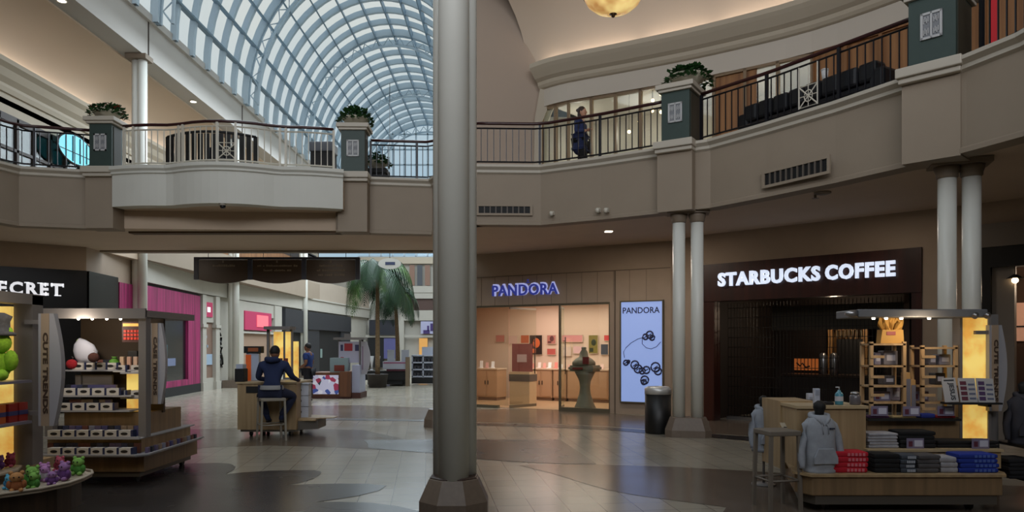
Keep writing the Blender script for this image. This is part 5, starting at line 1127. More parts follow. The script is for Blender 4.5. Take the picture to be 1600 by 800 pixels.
for k in range(3): m_ = MB(); m_.box(-.13, .13, -.1, .1, .205*k, .205*k+.195); q = m_.make('tier', M('tower_white', (176, 180, 190), .5), t); m_ = MB(); m_.ball((-.04, -.1, .205*k+.1), .045, 10, 6, 1, .12, .8); m_.make('product_print', blackmatt, q)
m_ = MB(); m_.box(-.15, .15, -.12, .12, .615, .64); m_.make('lid', M('tower_white', (176, 180, 190), .5), t)
def boxy(name, label, cat, px0, px1, D_, z0_, z1_, dep, mat, part='body', extra=None, group=None):
    x0_, x1_ = X(px0, D_), X(px1, D_); t = thing(name, label, cat, ((x0_+x1_)/2, D_, z0_), 0, group); w_ = x1_-x0_; h_ = z1_-z0_
    m_ = MB(); m_.box(-w_/2, w_/2, -dep/2, dep/2, 0, h_); m_.make(part, mat, t, bevel=min(.01, dep*.1))
    if extra: extra(t, w_, h_, dep)
    return t
def front(mat, a, b, c, d, nm='print'):
    def f(t, w_, h_, dep): m_ = MB(); m_.box(-w_/2+a*w_, -w_/2+b*w_, -dep/2-.006, -dep/2, c*h_, d*h_); m_.make(nm, mat, t)
    return f
wprint = M('print_pale', (170, 180, 200), .5); oprint = M('print_orange', (200, 90, 36), .5, emit=(200, 84, 30), strength=.15)
boxy('cash_box', 'black cash box with a white top at the near end of the service counter', 'box', 370, 384, 13.55, 1.0, 1.24, .22, blackmatt, extra=lambda t, w, h, d: MB().box(-w/2+.02, w/2-.02, -d/2+.02, d/2-.02, h, h+.08).make('receipt_printer', wprint, t))
boxy('card_rack', 'orange and white tall card rack behind the service counter top', 'rack', 386, 406, 14.0, 1.0, 1.52, .12, wprint, extra=lambda t, w, h, d: (MB().box(-w/2, -w/2+.1, -d/2-.01, -d/2, 0, h-.03).make('orange_side', oprint, t), MB().box(-w/2-.03, w/2+.06, -d/2-.03, d/2, h, h+.13).make('black_header', blackmatt, t), MB().box(-w/2+.05, w/2, -d/2-.036, -d/2-.03, h+.03, h+.1).make('header_print', M('amber_print', (150, 80, 40), .5), t)))
t = thing('light_rack', 'open rack with amber light panels and hanging goods behind the seated man', 'rack', (X(440, 14.3), 14.2, 0))
L, R = X(420, 14.3)-X(440, 14.3), X(460, 14.3)-X(440, 14.3)
m_ = MB(); m_.box(L, R, -.2, .2, 1.97, 2.03); m_.make('canopy', greyframe, t)
for x_ in (L, R-.05): m_ = MB(); m_.box(x_, x_+.05, -.03, .03, .0, 1.97); m_.make('post', greyframe, t)
m_ = MB(); m_.box(R-.13, R-.03, -.05, .0, 1.05, 1.93); m_.box(L+.12, R-.2, .02, .05, 1.3, 1.93); m_.make('light_panel', glow, t, label='amber backlit panel')
m_ = MB(); m_.box(L+.05, R-.05, -.12, .12, 1.28, 1.3); m_.make('shelf', woodlt, t)
m_ = MB(); [m_.ball((L+.1+.11*k, -.05, 1.55+.05*(k % 2)), .04, 8, 6) for k in range(2)]; m_.make('hanging_goods', M('goods_brown', (90, 60, 40), .6), t)
m_ = MB(); [m_.box(L+.1+.12*k, L+.18+.12*k, -.08, .0, 1.3, 1.42) for k in range(3)]; m_.make('shelf_goods', M('goods_red', (110, 44, 30), .6), t)
t = thing('light_column', 'slim amber light column beside the far rack', 'lamp', (X(462, 15.5), 15.5, 0)); m_ = MB(); m_.box(-.05, .05, -.05, .05, .9, 1.75); m_.make('panel', glow, t); m_ = MB(); m_.box(-.07, .07, -.06, .06, 0, .9); m_.make('base', woodlt, t); 
# bar stools
def stool(label, x, y, h, w, mat, rz=0, thick=.05, rail=.28):
    t = thing('bar_stool', label, 'stool', (x, y, 0), rz, None); hw = w/2
    m_ = MB(); m_.box(-hw, hw, -hw, hw, h-thick, h); m_.make('seat', mat, t, bevel=.008)
    for sx in (-1, 1):
        for sy in (-1, 1): m_ = MB(); x0_, y0_ = sx*(hw-.02), sy*(hw-.02); m_.rings([[(x0_*k+dx, y0_*k+dy, z) for dx, dy in ((-.017, -.017), (.017, -.017), (.017, .017), (-.017, .017))] for k, z in ((1.1, 0), (1, h-thick))], True, False); m_.make('leg', mat, t)
    for z_, nm in ((rail, 'footrest'),):
        for a, b in (((-1, -1), (1, -1)), ((1, -1), (1, 1)), ((1, 1), (-1, 1)), ((-1, 1), (-1, -1))): m_ = MB(); k = hw-.01; m_.tube([(a[0]*k, a[1]*k, z_), (b[0]*k, b[1]*k, z_)], .012, 5); m_.make(nm, mat, t)
    return t
stool('pale metal bar stool the man in the navy hoodie sits on', X(424, 12.95), 12.95, .745, .42, M('stool_silver', (150, 144, 132), .4, metal=.3), .5)
stool('grey bar stool standing by the apparel kiosk', X(1215, 7.5), 7.52, .80, .34, M('stool_grey', (112, 104, 94), .5), .18, .05, .3)
# ---- brown kiosk with photo displays
DD = 23.2; t = thing('gadget_kiosk', 'brown wooden kiosk with bright photo panels and a grey canopy sign', 'kiosk', (X(530, DD), DD, 0)); cx = X(530, DD); q = lambda px: X(px, DD)-cx
m_ = MB(); m_.box(q(487), q(532), 0, 1.2, .06, .82); m_.box(q(532), q(549), -.1, 1.2, .06, .85); m_.make('cabinet', stripes('kiosk_brown', (84, 50, 28), (108, 66, 38), 6, .5), t)
m_ = MB(); m_.box(q(487), q(549), -.04, 1.2, 0, .08); m_.make('plinth', M('plinth_red', (70, 34, 28), .6), t)
pmix = bpy.data.materials.new('photo_collage'); pmix.use_nodes = True; n = pmix.node_tree; b = n.nodes['Principled BSDF']
c_ = n.nodes.new('ShaderNodeTexCoord'); v_ = n.nodes.new('ShaderNodeTexVoronoi'); v_.inputs['Scale'].default_value = 7; r_ = n.nodes.new('ShaderNodeValToRGB'); s_ = n.nodes.new('ShaderNodeSeparateColor')
r_.color_ramp.interpolation = 'CONSTANT'; el = r_.color_ramp.elements; el[0].color = (*lin((190, 190, 215)), 1); el[1].position = .45; el[1].color = (*lin((150, 50, 80)), 1)
for p_, cc in ((.6, (60, 80, 150)), (.75, (210, 210, 225)), (.9, (40, 60, 70))): x_ = el.new(p_); x_.color = (*lin(cc), 1)
n.links.new(c_.outputs['Object'], v_.inputs['Vector']); n.links.new(v_.outputs['Color'], s_.inputs[0]); n.links.new(s_.outputs[0], r_.inputs[0]); n.links.new(r_.outputs[0], b.inputs['Base Color']); n.links.new(r_.outputs[0], b.inputs['Emission Color']); b.inputs['Emission Strength'].default_value = .3
m_ = MB(); m_.box(q(489), q(529), -.02, 0, .14, .74); m_.make('photo_panel', pmix, t)
m_ = MB(); m_.box(q(549), q(561), .1, 1.0, .18, 1.05); m_.make('side_showcase', M('showcase_pale', (160, 165, 190), .5), t); m_ = MB(); m_.box(q(548), q(563), .05, 1.05, .0, .18); m_.make('side_plinth', M('plinth_red', (70, 34, 28), .6), t)
for px in (524, 561): m_ = MB(); m_.box(q(px)-.03, q(px)+.03, .5, .56, .8, 1.9); m_.make('post', greyframe, t)
m_ = MB(); m_.box(q(517), q(566), .3, .8, 1.86, 1.93); m_.box(q(533), q(543), .4, .5, 1.93, 2.05); m_.make('canopy', greyframe, t)
m_ = MB(); m_.box(q(524), q(559), .45, .49, 1.12, 1.80); m_.make('poster', M('poster_white', (176, 176, 196), .5), t); m_ = MB(); m_.box(q(533), q(546), .44, .45, 1.5, 1.74); m_.box(q(527), q(532), .44, .45, 1.15, 1.3); m_.make('poster_red', M('poster_redprint', (160, 40, 50), .5), t); m_ = MB(); m_.box(q(550), q(557), .44, .45, 1.5, 1.7); m_.box(q(527), q(531), .44, .45, 1.5, 1.7); m_.make('poster_blue', M('poster_blueprint', (50, 50, 90), .5), t)
m_ = MB(); m_.box(q(513), q(541), .2, .5, .82, 1.28); m_.make('showcase', M('showcase_glass', (130, 150, 155), .3), t); m_ = MB(); m_.box(q(520), q(536), .18, .2, .86, 1.05); m_.make('showcase_goods', M('goods_red', (110, 44, 30), .6), t)
t = thing('blade_sign', 'far white curved blade sign beside the gadget kiosk', 'sign', (X(563, 23.6), 23.6, 0)); m_ = MB(); m_.slab([(0, .75), (.2, .75)]+[(.2+.12*math.sin(PI*k/10), .75+1.05*k/10) for k in range(1, 10)]+[(.2, 1.8), (0, 1.8)], -.03, .03); m_.make('blade', M('blade_far', (150, 148, 156), .5), t); m_ = MB(); m_.box(-.04, .02, -.03, .03, 0, 1.85); m_.make('post', greyframe, t)
m_ = MB(); m_.box(.06, .10, -.035, -.03, .9, 1.65); m_.make('strip', M('strip_mauve', (120, 100, 120), .5), t)
# ---- black cart with white cases
t = thing('black_cart', 'long low black cart under the palm with white display cases', 'cart', (X(605, 30.5), 30.5, 0)); q = lambda px: X(px, 30.5)-X(605, 30.5)
m_ = MB(); m_.box(q(570), q(636), 0, .9, .25, .62); m_.box(q(574), q(628), .05, .8, .06, .25); m_.make('body', blackmatt, t); m_ = MB(); m_.box(q(604), q(636), -.05, .9, .62, .7); m_.make('top', M('cart_maroon', (70, 20, 36), .5), t)
m_ = MB(); m_.box(q(598), q(635), .0, .5, .7, 1.02); m_.make('case', M('case_white', (170, 176, 190), .5), t); m_ = MB(); m_.box(q(599), q(634), -.01, .0, .93, .99); m_.make('case_stripe', M('case_pink', (150, 90, 120), .5), t)
for a, b_ in ((604, 615), (626, 638)): m_ = MB(); m_.box(q(a), q(b_), .2, .26, 1.02, 1.5); m_.make('card', M('case_white', (170, 176, 190), .5), t)
m_ = MB(); m_.box(q(634), q(640), -.1, .1, 0, 1.2); m_.make('end_post', M('post_tan', (120, 104, 84), .6), t)
for i, px in enumerate((580, 590)):
    t = thing('white_vase', 'slim white cone vase on the black cart, %s' % ('first of two' if i == 0 else 'beside the pink pot'), 'vase', (X(px, 30.6), 30.75, .62)); m_ = MB(); m_.lathe([(.03, 0), (.05, .3), (.09, .62)], n=16); m_.make('cone', M('vase_white', (215, 218, 222), .4), t); m_ = MB(); m_.lathe([(.07, 0), (.07, .06)], n=14); m_.make('foot', M('vase_white', (215, 218, 222), .4) if i == 0 else M('pot_pink', (200, 70, 90), .5), t)
t = thing('white_shelving', 'white shelving kiosk with rows of goods on a black base', 'kiosk', (X(660, 31.5), 31.5, 0)); q = lambda px: X(px, 31.5)-X(660, 31.5)
m_ = MB(); m_.box(q(643), q(690), 0, .7, .05, .3); m_.make('base', blackmatt, t); wh = M('case_white', (170, 176, 190), .5)
m_ = MB(); m_.box(q(643), q(690), .5, .6, .3, 1.25); m_.box(q(643), q(645), 0, .6, .3, 1.25); m_.box(q(660), q(662), 0, .6, .3, 1.25); m_.make('back', wh, t)
for z_ in (.32, .62, .92, 1.22): m_ = MB(); m_.box(q(643), q(690), 0, .6, z_, z_+.06); m_.make('shelf', wh, t)
for z_ in (.38, .68, .98): m_ = MB(); [m_.box(q(646)+.15*k, q(646)+.15*k+.1, .1, .3, z_, z_+.13) for k in range(6)]; m_.make('goods', M('goods_dark', (60, 60, 66), .5), t)
m_ = MB(); m_.box(q(658), q(690), .3, .4, 1.28, 1.62); m_.make('header', wh, t)
# ---- palms
def palm(label, x, y, zc, seed, n, Ls, lean=0.0):
    r = random.Random(seed); t = thing('palm_tree', label, 'palm', (x, y, 0))
    m_ = MB(); m_.lathe([(.35, 0), (.42, .5), (.44, .52), (.4, .54), (.05, .5)], n=20); m_.make('planter', M('planter_dark', (50, 44, 40), .6), t)
    m_ = MB(); m_.tube([(lean*k/8*(k/8), 0, .45+(zc-.45)*k/8) for k in range(9)], [.10-.004*k for k in range(9)], 10); m_.make('trunk', M('palm_trunk', (112, 92, 66), .8, noise=.25, nscale=14), t)
    for i in range(n):
        az = 2*PI*i/n*2.4+r.uniform(-.3, .3); el = r.uniform(.25, 1.25); L = Ls*r.uniform(.8, 1.15); p = Vector((lean, 0, zc)); d = Vector((math.cos(az)*math.cos(el), math.sin(az)*math.cos(el), math.sin(el))); pts = [p.copy()]; seg = 14
        for k in range(seg):
            p = p+d*L/seg; d = (d+Vector((0, 0, -.24-.06*r.random()-.02*k))).normalized(); pts.append(p.copy())
        m_ = MB(); m_.tube([tuple(q_) for q_ in pts], [.018*(1-k/seg)+.004 for k in range(seg+1)], 5)
        for k in range(2, seg+1):
            for sub in (0, .5):
                a = pts[k-1].lerp(pts[k], sub); dd = (pts[k]-pts[k-1]).normalized(); side = dd.cross(Vector((0, 0, 1))); side = side.normalized() if side.length > .01 else Vector((1, 0, 0)); ll = L*.26*math.sin(PI*min(.97, .12+k/seg*.85))
                for sx in (-1, 1):
                    tip = a+side*sx*ll*.75+dd*ll*.45+Vector((0, 0, -ll*.75)); m1 = a.lerp(tip, .5)+Vector((0, 0, ll*.14)); w_ = dd*.022
                    v1, v2, v3, v4, v5 = m_.v(a-w_), m_.v(a+w_), m_.v(m1+w_*1.3), m_.v(m1-w_*1.3), m_.v(tip); m_.f([v1, v2, v3, v4]); m_.f([v4, v3, v5])
        m_.make('frond', M('frond_green', (30, 60, 36), .5, noise=.3, nscale=6) if i % 4 else M('frond_light', (60, 92, 34), .5, noise=.3, nscale=6), t, recalc=False)
palm('tall indoor palm with drooping fronds, the taller of two in the wing', X(590, 29.5), 29.5, 4.6, 5, 34, 2.5)
palm('shorter indoor palm with a thin trunk leaning under the taller palm', X(622, 31.8), 31.8, 3.9, 9, 20, 1.9, -.15)
t = thing('hanging_sign', 'white oval hanging sign partly hidden by the palm', 'sign', (X(609, 27.0), 27.0, 0)); m_ = MB(); m_.rings([[(.42*math.cos(2*PI*i/28), y_, Z(412, 27)+.2*math.sin(2*PI*i/28)) for i in range(28)] for y_ in (-.03, .03)], True, False); m_.make('face', M('sign_face_white', (190, 188, 180), .5), t); m_ = MB(); m_.box(-.16, .2, -.04, -.03, Z(412, 27)-.05, Z(412, 27)+.06); m_.make('mark', M('mark_navy', (50, 60, 90), .5), t); m_ = MB(); m_.tube([(0, 0, Z(412, 27)+.2), (0, 0, 11.3)], .012, 6); m_.make('rod', blackmatt, t)
m_ = MB()
# =================================================================== apparel kiosk
kx, ky = 3.9, 7.9
t = thing('apparel_kiosk', 'wooden apparel kiosk with stepped shelves, light panels and a grey canopy arm', 'kiosk', (kx, ky, 0)); q = lambda px, D_: X(px, D_)-kx
L = q(1252, 7.3); R = q(1562, 7.35)
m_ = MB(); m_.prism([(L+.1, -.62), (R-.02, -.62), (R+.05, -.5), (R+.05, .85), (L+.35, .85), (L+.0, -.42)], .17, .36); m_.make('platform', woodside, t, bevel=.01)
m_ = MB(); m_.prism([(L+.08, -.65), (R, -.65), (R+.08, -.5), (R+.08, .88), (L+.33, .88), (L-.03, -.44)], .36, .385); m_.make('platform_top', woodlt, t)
m_ = MB(); m_.prism([(L+.14, -.60), (R-.06, -.60), (R, -.48), (R, .8), (L+.4, .8), (L+.05, -.4)], .08, .17); m_.make('plinth', kbase, t)
casters(t, [(L+.3, -.45), (R-.25, -.45), (L+.55, .7), (R-.2, .7)])
m_ = MB(); m_.box(q(1247, 7.65), q(1355, 7.65), -.22, .3, .385, 1.0); m_.make('counter_box', woodlt, t); m_ = MB(); m_.box(q(1245, 7.65), q(1357, 7.65), -.25, .33, 1.0, 1.03); m_.make('counter_top', M('counter_birch', (176, 156, 122), .4), t)
m_ = MB(); m_.box(q(1217, 8.15), q(1272, 8.15), .22, .8, .30, 1.045); m_.make('tall_cabinet', woodlt, t)
m_ = MB(); m_.box(q(1224, 7.95)-.0, q(1245, 7.95), .0, .22, .73, .745); m_.make('flyer_shelf', woodlt, t)
m_ = MB(); m_.box(q(1356, 7.6), q(1566, 7.6), -.28, .8, .385, .56); m_.make('middle_step', woodlt, t); m_ = MB(); m_.box(q(1355, 7.6), q(1568, 7.6), -.31, .8, .56, .585); m_.make('middle_top', M('counter_birch', (176, 156, 122), .4), t)
m_ = MB(); m_.box(q(1357, 7.95), q(1502, 7.95), .08, .75, .585, .85); m_.make('back_step', woodside, t); m_ = MB(); m_.box(q(1355, 7.9), q(1500, 7.9), -.03, .75, .85, .875); m_.make('black_shelf', blackmatt, t)
wl = stripes('ladder_pine', (168, 136, 96), (196, 164, 122), 12, .5)
for p0, p1, zt in ((1353, 1408, 1.70), (1432, 1488, 1.66)):
    a, b_ = q(p0, 8.15), q(p1, 8.15)
    for x_ in (a, b_-.03):
        for y_ in (.15, .36): m_ = MB(); m_.box(x_, x_+.035, y_, y_+.035, .875, zt); m_.make('rack_post', wl, t)
    for z_ in (1.02, 1.2, 1.42, zt-.04): m_ = MB(); m_.box(a, b_, .15, .39, z_, z_+.02); m_.make('rack_shelf', wl, t)
    for z_ in (.95, 1.1, 1.3, 1.52): m_ = MB(); m_.box(a, a+.15, .14, .155, z_, z_+.03); m_.make('rack_rung', wl, t)
a, b_ = q(1498, 8.1), q(1538, 8.1)
m_ = MB(); m_.box(a, b_, .15, .25, .60, 1.96); m_.make('light_panel', glow, t, label='tall amber backlit panel')
m_ = MB(); m_.box(a-.03, a, .13, .27, .585, 1.98); m_.make('panel_frame', greyframe, t); m_ = MB(); m_.box(b_, b_+.03, .13, .27, .585, 1.98); m_.make('panel_frame', greyframe, t)
m_ = MB(); m_.box(q(1541, 8.1)+.02, q(1560, 8.1), .2, .35, .2, 2.0); m_.make('post', greyframe, t)
m_ = MB(); m_.box(q(1338, 7.9), q(1538, 7.9), -.06, .5, 1.96, 2.045); m_.make('canopy_arm', M('canopy_grey', (104, 106, 110), .4), t, bevel=.01)
m_ = MB(); m_.tube([(q(1340, 7.9), .0, 2.0), (q(1328, 7.9), -.02, 2.0), (q(1319, 7.9), -.02, 2.0)], [.045, .04, .015], 10); m_.make('arm_tip', steel, t)
for px in (1525, 1544): m_ = MB(); m_.tube([(q(px, 7.8), -.1, 1.99), (q(px, 7.8)-.03, -.12, 1.96)], .03, 8); m_.make('clip_lamp', steel, t)
for px in (1372, 1392, 1416, 1460): m_ = MB(); m_.lathe([(.02, 0), (.015, -.02)], (q(px, 7.9), .1, 1.96), 8); m_.make('spot_lamp', M('lamp_lens', (255, 250, 240), .4), t)
m_ = MB(); m_.box(q(1482, 7.75), q(1566, 7.75), -.16, .0, 1.035, 1.055); m_.make('print_shelf', blackmatt, t); m_ = MB(); m_.box(q(1556, 7.75), q(1562, 7.75), -.02, .3, 1.0, 1.035); m_.make('shelf_bracket', blackmatt, t)
point('apparel_lamp', (kx+.45, ky-.15, 1.85), 6, (1, .76, .50), .06)
sign_blade('blade_sign', 'CUTE TRENDS', 'dim white curved blade sign beside the tall amber panel of the apparel kiosk', X(1543, 8.0), X(1570, 8.0), 8.0, Z(642, 8.0), Z(508, 8.0), .06, .1)
# prints on the shelf
pg = [(205, 205, 208), (110, 40, 60)]
for i, (p0, p1, lab) in enumerate(((1478, 1500, 'white art card with letters running up its side, first on the print shelf'), (1503, 1530, 'white art card with wine-red blocks, in the middle of the print shelf'), (1531, 1558, 'white art card with purple blocks nearest the blade sign'))):
    x0_, x1_ = X(p0+9, 7.68), X(p1+9, 7.68); w_ = x1_-x0_; t = thing('art_card', lab, 'card', (x0_, 7.80, 1.056), 0); t.rotation_euler = (-.22, .03*(i-1), 0)
    m_ = MB(); m_.box(0, w_, -.005, .005, 0, .26); m_.make('card', M('card_white', (168, 168, 170), .5), t)
    if i == 0: text_mesh('lettering', 'JESUS', .1, M('card_ink', (36, 40, 44), .5), .001, .002, t, (w_*.36, -.007, .21), (PI/2, PI/2, 0), width=.19, height=.065); m_ = MB(); m_.box(.02, w_-.02, -.007, -.005, .225, .24); m_.make('line', M('card_ink', (36, 40, 44), .5), t)
    else:
        m_ = MB(); [m_.box(w_*.08, w_*.45, -.007, -.005, .02+.055*k, .06+.055*k) for k in range(4)]; m_.make('blocks', M('card_wine', (90, 40, 56), .5) if i == 1 else M('card_purple', (72, 50, 90), .5), t)
        m_ = MB(); [m_.box(w_*.55, w_*.92, -.007, -.005, .03+.05*k, .05+.05*k) for k in range(4)]; m_.make('lines', M('card_greyblue', (90, 96, 120), .5), t)
# folded shirts
def shirts(n, px0, px1, D_, z0_, c, label, group, hh=.035, dep=.28, mark=None, jit=.02):
    x0_, x1_ = X(px0, D_), X(px1, D_); w_ = x1_-x0_; r = random.Random(px0)
    mat = M('cloth_%d_%d_%d' % c, c, .9, noise=.15, nscale=12)
    for k in range(n):
        m_ = MB(); rs = []
        for s_, a in ((-.5, .75), (-.46, 1), (-.2, 1.08), (.1, 1.0), (.35, 1.05), (.46, 1), (.5, .7)):
            rs.append([(w_*s_, dep*.5*(.95 if abs(s_) > .45 else 1)*math.cos(q_)*.98 if 0 else dep*.5*max(-1, min(1, 1.35*math.cos(q_))), hh*.5+hh*.5*a*max(-1, min(1, 1.5*math.sin(q_)))) for q_ in [2*PI*i/16 for i in range(16)]])
        m_.rings(rs, True, True)
        t = thing('folded_shirt', label, 'shirt', ((x0_+x1_)/2+r.uniform(-jit, jit)*.5, D_+dep/2+r.uniform(-jit, jit)*.3, z0_+.001+k*hh*1.04), r.uniform(-.04, .04), group if n > 1 else None)
        m_.make('cloth', mat, t)
        if mark: m_ = MB(); [m_.box(-w_*.1+w_*.11*j, -w_*.03+w_*.11*j, -dep*.5-.004, -dep*.5+.012, hh*.2, hh*.8) for j in range(5)]; m_.make('print', M('shirt_print_%d' % mark[2], mark, .8), t)
shirts(4, 1303, 1356, 7.35, .386, (176, 20, 40), 'red folded shirt with white print on the platform', 'red folded shirts', .05, .22, (200, 110, 120))
shirts(4, 1367, 1406, 7.35, .386, (14, 14, 16), 'plain black folded shirt on the platform', 'black folded shirts on the platform', .045, .22)
shirts(4, 1408, 1432, 7.35, .386, (60, 66, 76), 'black and white patterned folded shirt on the platform', 'patterned folded shirts', .042, .22, (170, 176, 186))
shirts(4, 1434, 1468, 7.35, .386, (74, 72, 74), 'charcoal grey folded shirt on the platform', 'grey folded shirts', .042, .22)
shirts(3, 1470, 1496, 7.35, .386, (150, 150, 156), 'light grey folded shirt on the platform', 'light grey folded shirts', .05, .22)
shirts(4, 1499, 1560, 7.35, .386, (24, 48, 140), 'royal blue folded shirt with pale print on the platform', 'blue folded shirts', .045, .22, (70, 96, 170))
shirts(5, 1357, 1403, 7.68, .586, (150, 150, 156), 'white folded shirt on the middle shelf', 'white folded shirts on the middle shelf', .03, .24)
shirts(4, 1406, 1462, 7.68, .586, (13, 13, 15), 'black folded shirt on the middle shelf', 'black folded shirts on the middle shelf', .042, .24)
shirts(2, 1466, 1560, 7.7, .586, (15, 14, 16), 'low wide black folded shirt under the amber panel', 'wide black folded shirts', .035, .24)
shirts(1, 1356, 1390, 7.92, .876, (70, 40, 70), 'flat purple folded shirt at the end of the black shelf', None, .025, .12)
shirts(1, 1394, 1432, 7.92, .876, (150, 130, 90), 'flat tan folded shirt on the black shelf', None, .02, .12)
shirts(1, 1440, 1462, 7.92, .876, (30, 44, 120), 'small blue folded shirt on the black shelf', None, .045, .12)
shirts(1, 1464, 1494, 7.92, .876, (130, 26, 40), 'crimson folded shirt on the black shelf', None, .025, .12)
# price cards
def price(px, py, D_, zf, lab):
    t = thing('price_card', lab, 'card', (X(px, D_), D_, zf)); h_ = .085
    m_ = MB(); m_.box(-.09, .09, -.003, .003, 0, h_+.02); m_.make('card', M('card_lilac', (120, 112, 136), .5), t); m_ = MB(); m_.box(-.01, .075, -.006, -.003, .02, h_); m_.make('white_field', M('card_white2', (190, 190, 206), .5), t); m_ = MB(); m_.box(-.07, -.03, -.006, -.003, .02, h_-.01); m_.make('print', M('card_wine', (90, 40, 56), .5), t)
price(1430, 0, 7.66, .587, 'price card leaning on the black shirts of the middle shelf'); price(1532, 0, 7.64, .587, 'price card under the amber panel')
price(1374, 0, 7.9, .903, 'price card over the purple shirt on the black shelf'); price(1424, 0, 7.9, .900, 'price card over the tan shirt on the black shelf'); price(1478, 0, 7.9, .903, 'price card over the crimson shirt on the black shelf')
price(1378, 0, 8.22, 1.041, 'price card on the low shelf of the ladder rack with the yellow bag'); price(1438, 0, 8.22, 1.041, 'price card on the low shelf of the ladder rack next to the amber panel')
# rack goods
rg = [(150, 146, 160), (110, 104, 120), (170, 150, 130)]
def rackbox(px0, px1, z_, h_, c, lab): boxy('boxed_goods', lab, 'box', px0, px1, 8.3, z_+.001, z_+h_, .14, M('rg_%d_%d_%d' % c, c, .5), 'carton', front(M('rg_label', (190, 190, 200), .5), .2, .8, .3, .7, 'label_field'))
rackbox(1362, 1372, 1.44, .14, (130, 128, 150), 'slim grey box high on the rack with the yellow bag'); rackbox(1376, 1398, 1.44, .16, (120, 118, 126), 'wide grey box high on the rack with the yellow bag')
rackbox(1376, 1394, 1.22, .10, (90, 84, 84), 'dark box on the third shelf of the rack with the yellow bag'); rackbox(1390, 1402, 1.04, .15, (140, 130, 140), 'mauve box low on the rack with the yellow bag')
rackbox(1446, 1458, 1.44, .10, (90, 88, 96), 'dark grey box high on the rack next to the amber panel'); rackbox(1462, 1480, 1.44, .12, (130, 130, 146), 'silver box high on the rack next to the amber panel'); rackbox(1456, 1472, 1.22, .13, (60, 54, 50), 'black-brown box midway on the rack next to the amber panel')
for i, (px, h_) in enumerate(((1416, .36), (1424, .28))):
    boxy('tall_bottle_box', 'tall cream and grey box between the two ladder racks, %s' % ('higher one' if i == 0 else 'lower one'), 'box', px-6, px+4, 8.2, 1.0-.125+.001, 1.0+h_, .08, M('tall_cream', (176, 140, 90), .5), 'carton', front(M('tall_grey', (110, 110, 122), .5), .3, .95, .1, .85, 'side_print'))
# yellow tissue bag on top
t = thing('tissue_bag', 'yellow gift bag overflowing with crumpled tissue on top of the ladder rack', 'bag', (X(1385, 8.25), 8.17, 1.682))
m_ = MB(); m_.rings([[(-.13, -.05, 0), (.13, -.05, 0), (.13, .05, 0), (-.13, .05, 0)], [(-.115, -.06, .15), (.115, -.06, .15), (.115, .06, .15), (-.115, .06, .15)]], True, False); ym = M('tissue_yellow', (206, 160, 84), .7, emit=(200, 150, 70), strength=.0); m_.make('bag', ym, t)
r_ = random.Random(8); m_ = MB()
for k in range(26):
    a = r_.uniform(0, 2*PI); x_, y_ = .09*r_.random()*math.cos(a), .04*math.sin(a); h_ = .1+.14*r_.random()
    p0 = Vector((x_, y_, .12)); d = Vector((r_.uniform(-.6, .9), r_.uniform(-.5, .2), 1)).normalized(); s_ = d.cross(Vector((r_.random(), 1, 0))).normalized()*.03; u2 = d.cross(s_)*.6
    vs = [m_.v(p0), m_.v(p0+d*h_*.6+s_*1.3), m_.v(p0+d*h_+s_*.4+u2), m_.v(p0+d*h_*.8-s_*.8-u2), m_.v(p0+d*h_*.5-s_*1.3)]; m_.f(vs[:3]); m_.f([vs[0], vs[2], vs[3]]); m_.f([vs[0], vs[3], vs[4]])
m_.make('tissue', ym, t, recalc=False); m_ = MB(); m_.box(-.07, .03, -.062, -.055, .09, .13); m_.make('tag', M('tag_red', (150, 50, 50), .5), t)
# things on the counter
boxy('cup_stack', 'short white box on the counter near the hoodie display', 'box', 1261, 1270, 8.3, 1.046, 1.12, .07, M('box_white', (170, 176, 190), .5), 'carton', front(M('rg_label2', (140, 146, 160), .5), .2, .8, .2, .5, 'label_field'))
boxy('upright_box', 'tall narrow white box standing beside the short white box', 'box', 1271, 1280, 7.85, 1.031, 1.2, .05, M('box_white', (170, 176, 190), .5), 'carton', front(M('rg_label2', (140, 146, 160), .5), .2, .8, .6, .9, 'label_field'))
t = thing('sanitizer_bottle', 'turquoise pump bottle on the apparel kiosk counter', 'bottle', (X(1311, 7.8), 7.8, 1.031)); m_ = MB(); m_.lathe([(.04, 0), (.042, .01), (.042, .11), (.03, .13), (.015, .14), (.015, .155)], n=20); m_.make('bottle', M('bottle_aqua', (70, 132, 150), .25), t); m_ = MB(); m_.tube([(0, 0, .155), (0, 0, .185), (-.035, 0, .185)], .007, 6); m_.make('pump', M('pump_white', (190, 190, 195), .4), t); m_ = MB(); m_.lathe([(.0425, .04), (.0425, .09)], n=20, cap=False); m_.make('label_band', M('pump_white', (190, 190, 195), .4), t)
t = thing('glass_jar', 'clear glass jar of small goods beside the turquoise bottle', 'jar', (X(1336, 7.8), 7.8, 1.031)); m_ = MB(); m_.lathe([(.05, 0), (.055, .01), (.055, .09), (.04, .11)], n=20); m_.make('jar', M('jar_grey', (96, 92, 96), .2), t); m_ = MB(); m_.lathe([(.045, .11), (.045, .13), (.02, .14)], n=20); m_.make('lid', steel, t)
t = thing('card_reader', 'small black card reader on the counter', 'card reader', (X(1292, 7.8), 7.8, 1.031)); m_ = MB(); m_.box(-.06, .06, -.04, .04, 0, .03); m_.make('body', blackmatt, t, bevel=.006); m_ = MB(); m_.box(-.04, .0, -.03, .03, .03, .034); m_.make('keypad', M('keypad', (60, 60, 64), .5), t)
